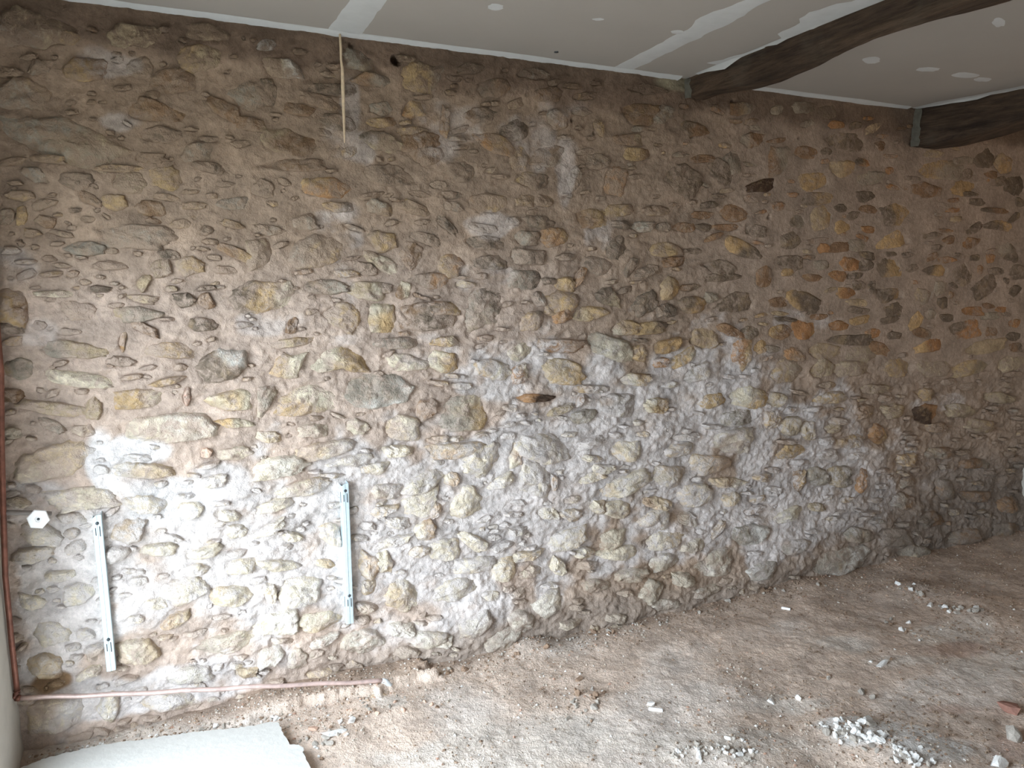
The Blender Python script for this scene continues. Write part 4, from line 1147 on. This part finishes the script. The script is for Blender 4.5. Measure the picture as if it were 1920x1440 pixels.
for r in range(len(prof_) - 1):
    for k in range(6):
        k1 = (k + 1) % 6
        hf.append((r * 6 + k, r * 6 + k1, r * 6 + 6 + k1, r * 6 + 6 + k))
cap = link('cap', make_mesh('cap', np.array(hv), np.array(hf), shade_smooth=False), M_WHITEPLASTIC, parent=cp, label='white hexagonal plastic cap')
link('cap_hole', tube_mesh('cap_hole', [ctr - c0 + nd * 0.010, ctr - c0 + nd * 0.0128], 0.0042, 10), M_SCREW, parent=cap)

# dangling string at the ceiling
sp = [at_wall(637, 66, 0.03), at_wall(639, 90, 0.03), at_wall(639.5, 112, 0.032), at_wall(642, 130, 0.03), at_wall(643, 165, 0.03), at_wall(644, 200, 0.03), at_wall(645, 222, 0.03), at_wall(645.5, 245, 0.03),
      at_wall(646, 268, 0.03)]
sp[0][2] = CEIL_Z
st = link('hanging_string', tube_mesh('hanging_string', [p - sp[0] for p in sp], [0.0036, 0.0042, 0.0036, 0.0050, 0.0064, 0.0054, 0.0046, 0.0040, 0.0016], 8, wobble=0.25), M_FOAM,
          label='pale frayed string hanging from the ceiling joint down the stones', cat='string', loc=sp[0])

# ------------------------------------------------------------------ lumps at the foot of the wall


def chip_mesh(name, seed, flat=0.6, sub=1, jag=0.35):
    import bmesh
    bm = bmesh.new()
    bmesh.ops.create_icosphere(bm, subdivisions=sub, radius=0.5)
    rs = np.random.RandomState(seed)
    planes = []
    for _ in range(9):
        n_ = rs.normal(size=3); n_ /= np.linalg.norm(n_)
        planes.append((n_, rs.uniform(0.18, 0.36)))
    for v in bm.verts:
        p = np.array(v.co)
        for n_, d_ in planes:
            e = p @ n_ - d_
            if e > 0:
                p = p - n_ * e
        p *= 1 + jag * 0.55 * (rs.rand() - 0.5)
        v.co = (p[0] * 1.3, p[1], p[2] * flat)
    me = bpy.data.meshes.new(name)
    bm.to_mesh(me); bm.free()
    return me


def fz(x, y):
    return float(floor_h(np.array([x]), np.array([y]))[0])


CH = [chip_mesh('rubble', 50 + k, flat=[0.75, 0.95, 0.6, 0.85, 1.0][k], sub=1 if k % 2 else 2) for k in range(5)]


def mat_copy(me, mat):
    m = me.copy(); m.materials.clear(); m.materials.append(mat); return m


CHM = {}
for key, mat in (('w', M_CHIP_WHITE), ('g', M_CHIP_GREY), ('b', M_CHIP_BROWN), ('p', M_CHIP_PINK), ('r', M_CHIP_RED)):
    CHM[key] = [mat_copy(m, mat) for m in CH]


def put_chip(name, px, py, wpx, key, label, cat, group=None, flat=1.0, stretch=1.0, rz=None, rs=rng, k=None):
    p = at_z(px, py, 0.01)
    z = fz(p[0], p[1])
    p = at_z(px, py, z + 0.004)
    dist = np.linalg.norm(p - CAM)
    s = wpx * dist / F / 0.86
    o = link(name, CHM[key][rs.randint(5) if k is None else k], label=label, cat=cat, group=group)
    o.location = (p[0], p[1], fz(p[0], p[1]) + 0.16 * s * flat)
    o.scale = (s * stretch, s / max(0.6, stretch ** 0.5), s * flat)
    o.rotation_euler = (rs.uniform(-.3, .3), rs.uniform(-.3, .3), rs.uniform(0, 6.28) if rz is None else rz)
    return o


# single pieces one can point to
put_chip('terracotta_shard', 587, 1366, 17, 'p', 'square pinkish terracotta shard beside the broken screed', 'shard', flat=0.7, k=1)
put_chip('plaster_flake', 625, 1373, 26, 'w', 'long flat white plaster flake near the broken screed', 'plaster flake', flat=0.5, stretch=1.4, rz=0.1, k=2)
put_chip('plaster_lump', 660, 1352, 17, 'w', 'rounded white plaster lump above the plaster flake', 'plaster lump', k=3)
put_chip('brick_fragment', 1893, 1331, 30, 'r', 'red brick fragment near the right edge of the floor', 'brick', k=1, flat=0.9)
put_chip('stone_fragment', 1898, 1376, 26, 'g', 'grey stone below the red brick fragment', 'stone', k=4)
put_chip('plaster_flake', 1873, 1434, 26, 'w', 'pale plaster piece at the bottom right corner of the floor', 'plaster flake', k=0)
put_chip('plaster_flake', 1654, 1246, 15, 'w', 'small oblong white plaster flake alone in mid floor', 'plaster flake', flat=0.5, stretch=1.5, rz=0.05, k=2)
put_chip('stone_fragment', 1615, 1299, 15, 'g', 'rounded grey pebble left of the oblong pebble in mid floor', 'stone', k=3)
put_chip('stone_fragment', 1636, 1307, 12, 'g', 'small oblong pale pebble beside the rounded grey pebble', 'stone', k=0)
put_chip('stone_fragment', 1497, 1309, 13, 'w', 'white pebble to the left of the bare middle floor', 'stone', k=3)
put_chip('stone_fragment', 1445, 1315, 13, 'w', 'white angular pebble right of the white plastic tube', 'stone', k=1)
put_chip('stone_fragment', 1103, 1173, 20, 'g', 'upright tan stone lump leaning at the wall foot', 'stone', k=4, flat=1.3)
put_chip('stone_fragment', 1222, 1322, 15, 'w', 'grey white pebble touching the white plastic tube', 'stone', k=1)

# two small white tubes on the floor
for (a, b, lab) in (((1216, 1329), (1243, 1332), 'white plastic tube lying on the floor in the foreground'), ((1465, 1139.5), (1482, 1142.5), 'white plastic tube lying further back near the wall foot')):
    pa, pb = at_z(*a, 0.02), at_z(*b, 0.02)
    zt = max(fz(pa[0], pa[1]), fz(pb[0], pb[1])) + 0.004
    pa, pb = at_z(*a, zt), at_z(*b, zt)
    mid = (pa + pb) / 2
    d_ = (pb - pa)
    t_ = link('plastic_tube', None, label=lab, cat='tube', group='white plastic tubes on the floor', loc=mid)
    link('body', tube_mesh('body', [-d_ * .5, -d_ * .42, d_ * .42, d_ * .5], [0.0045, 0.0062, 0.0062, 0.0058], 12), M_WHITEPLASTIC, parent=t_)
    link('open_end', tube_mesh('open_end', [d_ * .498, d_ * .506], 0.0045, 10), M_SCREW, parent=t_)

# clusters of countable rubble
CLUSTERS = [
    ('lime_chip', 'white lime chip in the spilled heap at lower right', 'chips of the white lime heap', [(1545, 1362), (1600, 1372), (1650, 1392), (1700, 1412), (1735, 1432)], 20, 95, (6, 15), 'wwwg'),
    ('gravel_piece', 'grey gravel piece in the heap at the bottom edge', 'pieces of the grey gravel heap', [(1250, 1420), (1310, 1400), (1370, 1405), (1420, 1425)], 22, 50, (6, 12), 'wggw'),
    ('rubble_piece', 'crumbled stone piece beside the broken screed edge', 'pieces beside the screed edge', [(575, 1380), (590, 1395), (625, 1365), (650, 1375), (600, 1420)], 16, 22, (6, 12), 'wggb'),
    ('rubble_piece', 'earthy stone piece in the small pile before the wall', 'pieces of the small pile mid floor', [(1100, 1285), (1115, 1305), (1085, 1330), (1090, 1350)], 16, 22, (5, 12), 'gggb'),
    ('rubble_piece', 'stone crumb lying below the pipe end', 'crumbs below the pipe end', [(655, 1322), (700, 1330), (780, 1310), (820, 1340)], 20, 22, (5, 10), 'gpbg'),
    ('rubble_piece', 'grey piece in the far rubble streak toward the right corner', 'pieces of the far rubble streaks', [(1700, 1100), (1725, 1108), (1760, 1145), (1800, 1140), (1850, 1138)], 9, 34, (5, 11), 'ggwb'),
    ('rubble_piece', 'crumb in the curved rubble line across the right floor', 'crumbs of the curved rubble line', [(1665, 1165), (1700, 1178), (1740, 1200), (1560, 1270), (1530, 1265)], 8, 24, (4, 8), 'gwgb'),
    ('rubble_piece', 'crumb lying along the upper edge of the screed', 'crumbs along the screed edge', [(90, 1412), (200, 1390), (320, 1372), (440, 1358), (520, 1345)], 9, 40, (4, 10), 'ggbw'),
    ('rubble_piece', 'crumb fallen along the foot of the stone wall', 'crumbs along the wall foot', [(820, 1262), (1000, 1215), (1100, 1190), (1250, 1160), (1420, 1110), (1560, 1090)], 10, 46, (5, 12), 'bbgg'),
]
for (nm, lab, grp, path, spread, cnt, (s0, s1), keys) in CLUSTERS:
    pa = np.array(path, float)
    for k in range(cnt):
        t = rng.uniform(0, len(pa) - 1)
        i0 = min(int(t), len(pa) - 2)
        c = pa[i0] + (pa[i0 + 1] - pa[i0]) * (t - i0)
        x = c[0] + rng.normal(0, spread * 0.9)
        y = c[1] + rng.normal(0, spread * 0.45)
        if y > 1436 or y < floor_line(x) + 5 or x > 1908:
            y = min(max(y, floor_line(x) + 6), 1434); x = min(x, 1905)
        if (x < 585 and y > 1400 and lab.startswith('crumbled')) or (x < 525 and y > np.interp(x, [20, 180, 350, 520], [1446, 1398, 1374, 1353]) + 3):
            continue
        s = s0 + (s1 - s0) * rng.rand() ** 1.8
        put_chip(nm, x, y, s, keys[rng.randint(len(keys))], lab, 'rubble', grp)

# uncounted grit
N = 42000
gx = rng.uniform(LEFT_X + 0.02, RIGHT_X - 0.05, N)
gy = WALL_Y - 0.02 - rng.rand(N) ** 1.3 * 2.0
dens = 0.25 + 0.9 * smooth(-0.05, 0.35, fbm(gx * 2.5, gy * 3.0, 701, 3)) + 0.8 * smooth(0.35, 0.05, WALL_Y - gy)
for (hx, hy, r, a) in HEAPS:
    dens += 1.5 * np.exp(-(((gx - hx) / (r * 1.3)) ** 2 + ((gy - hy) / r) ** 2))
keep = rng.rand(N) < dens / 1.6
gx, gy = gx[keep], gy[keep]
gz = floor_h(gx, gy)
n = len(gx)
r = 0.0016 + 0.0050 * rng.rand(n) ** 2.6
octv = np.array([(1, 0, 0), (0, 1, 0), (-1, 0, 0), (0, -1, 0), (0, 0, 1), (0, 0, -1)], float)
octf = np.array([(0, 1, 4), (1, 2, 4), (2, 3, 4), (3, 0, 4), (1, 0, 5), (2, 1, 5), (3, 2, 5), (0, 3, 5)])
GVt = octv[None] * r[:, None, None] * rng.uniform(0.6, 1.5, (n, 6, 1)) + 0.0
th = rng.uniform(0, 6.28, n)
cs, sn = np.cos(th)[:, None], np.sin(th)[:, None]
GVt = np.stack([GVt[..., 0] * cs - GVt[..., 1] * sn, GVt[..., 0] * sn + GVt[..., 1] * cs, GVt[..., 2] * 0.75], -1)
GVt += np.stack([gx, gy, gz + r * 0.3], -1)[:, None]
GF = (octf[None] + (np.arange(n) * 6)[:, None, None]).reshape(-1, 3)
pal = np.array([srgb(196, 184, 170), srgb(168, 146, 126), srgb(222, 218, 212), srgb(140, 118, 100), srgb(184, 150, 130)])
gsel = rng.choice(5, n, p=[.34, .3, .16, .14, .06])
gsel = np.where((gx > 2.0) & np.isin(gsel, (0, 2)) & (rng.rand(n) < 0.8), np.where(rng.rand(n) < 0.5, 1, 3), gsel)
gcol = np.repeat(pal[gsel], 6, 0)
link('grit', make_mesh('grit', GVt.reshape(-1, 3), GF, gcol, shade_smooth=False), M_FLOOR, kind='stuff', label='loose grit and crumbs scattered over the earth floor', cat='grit')

# rough mortar lump around the pipe end and broken ledge beside it


def lump(name, px_c, off, size, seed, colr, parent, lab=None):
    import bmesh
    bm = bmesh.new()
    bmesh.ops.create_icosphere(bm, subdivisions=4, radius=1.0)
    co = np.array([v.co[:] for v in bm.verts])
    dsp = 1 + 0.25 * fbm(co[:, 0] * 2.2 + co[:, 2] + seed, co[:, 1] * 2.2 + 3, seed, 4) + 0.12 * fbm(co[:, 0] * 7 + co[:, 2] * 5, co[:, 1] * 7 - co[:, 2] * 3, seed + 3, 3)
    co = co * dsp[:, None] * np.array(size)
    for v, c in zip(bm.verts, co):
        v.co = c
    me = bpy.data.meshes.new(name)
    bm.to_mesh(me); bm.free()
    me.polygons.foreach_set('use_smooth', np.ones(len(me.polygons), bool))
    at = me.attributes.new('tone', 'FLOAT_COLOR', 'POINT')
    c4 = np.ones((len(co), 4), np.float32)
    c4[:, :3] = colr
    at.data.foreach_set('color', c4.ravel())
    p = at_wall(*px_c, off)
    return link(name, me, M_MORTAR, parent=parent, loc=p, label=lab)


lump('mortar_lump', (742, 1302), 0.13, (0.05, 0.045, 0.022), 3, srgb(214, 209, 204), wall_back)
lump('mortar_lump', (700, 1306), 0.14, (0.05, 0.04, 0.018), 8, srgb(200, 178, 152), wall_back)

# ------------------------------------------------------------------ warm bare bulb beyond the right edge of the view
lamp = link('pendant_bulb', None, label='bare warm bulb hanging from the ceiling near the right wall', cat='lamp', loc=(4.05, 1.15, CEIL_Z))
link('cord', tube_mesh('cord', [(0, 0, 0), (0, 0, -0.22)], 0.003, 8), M_SCREW, parent=lamp)
link('socket', tube_mesh('socket', [(0, 0, -0.21), (0, 0, -0.215), (0, 0, -0.265), (0, 0, -0.27)], [0.012, 0.018, 0.018, 0.014], 14), M_WHITEPLASTIC, parent=lamp)
mb, ntb, bb = new_mat('warm_bulb_glass', 0.3)
bb.inputs['Base Color'].default_value = (1, 0.9, 0.75, 1)
bb.inputs['Emission Color'].default_value = (1.0, 0.62, 0.32, 1)
bb.inputs['Emission Strength'].default_value = 30.0
link('bulb', tube_mesh('bulb', [(0, 0, -0.265), (0, 0, -0.285), (0, 0, -0.31), (0, 0, -0.335), (0, 0, -0.355), (0, 0, -0.362)], [0.013, 0.02, 0.029, 0.030, 0.018, 0.004], 16), mb, parent=lamp)
pl = bpy.data.lights.new('bulb_light', 'POINT')
pl.energy = 3.5
pl.color = (1.0, 0.62, 0.34)
pl.shadow_soft_size = 0.034
plo = bpy.data.objects.new('bulb_light', pl)
COL.objects.link(plo)
plo.parent = lamp
plo.location = (0, 0, -0.40)
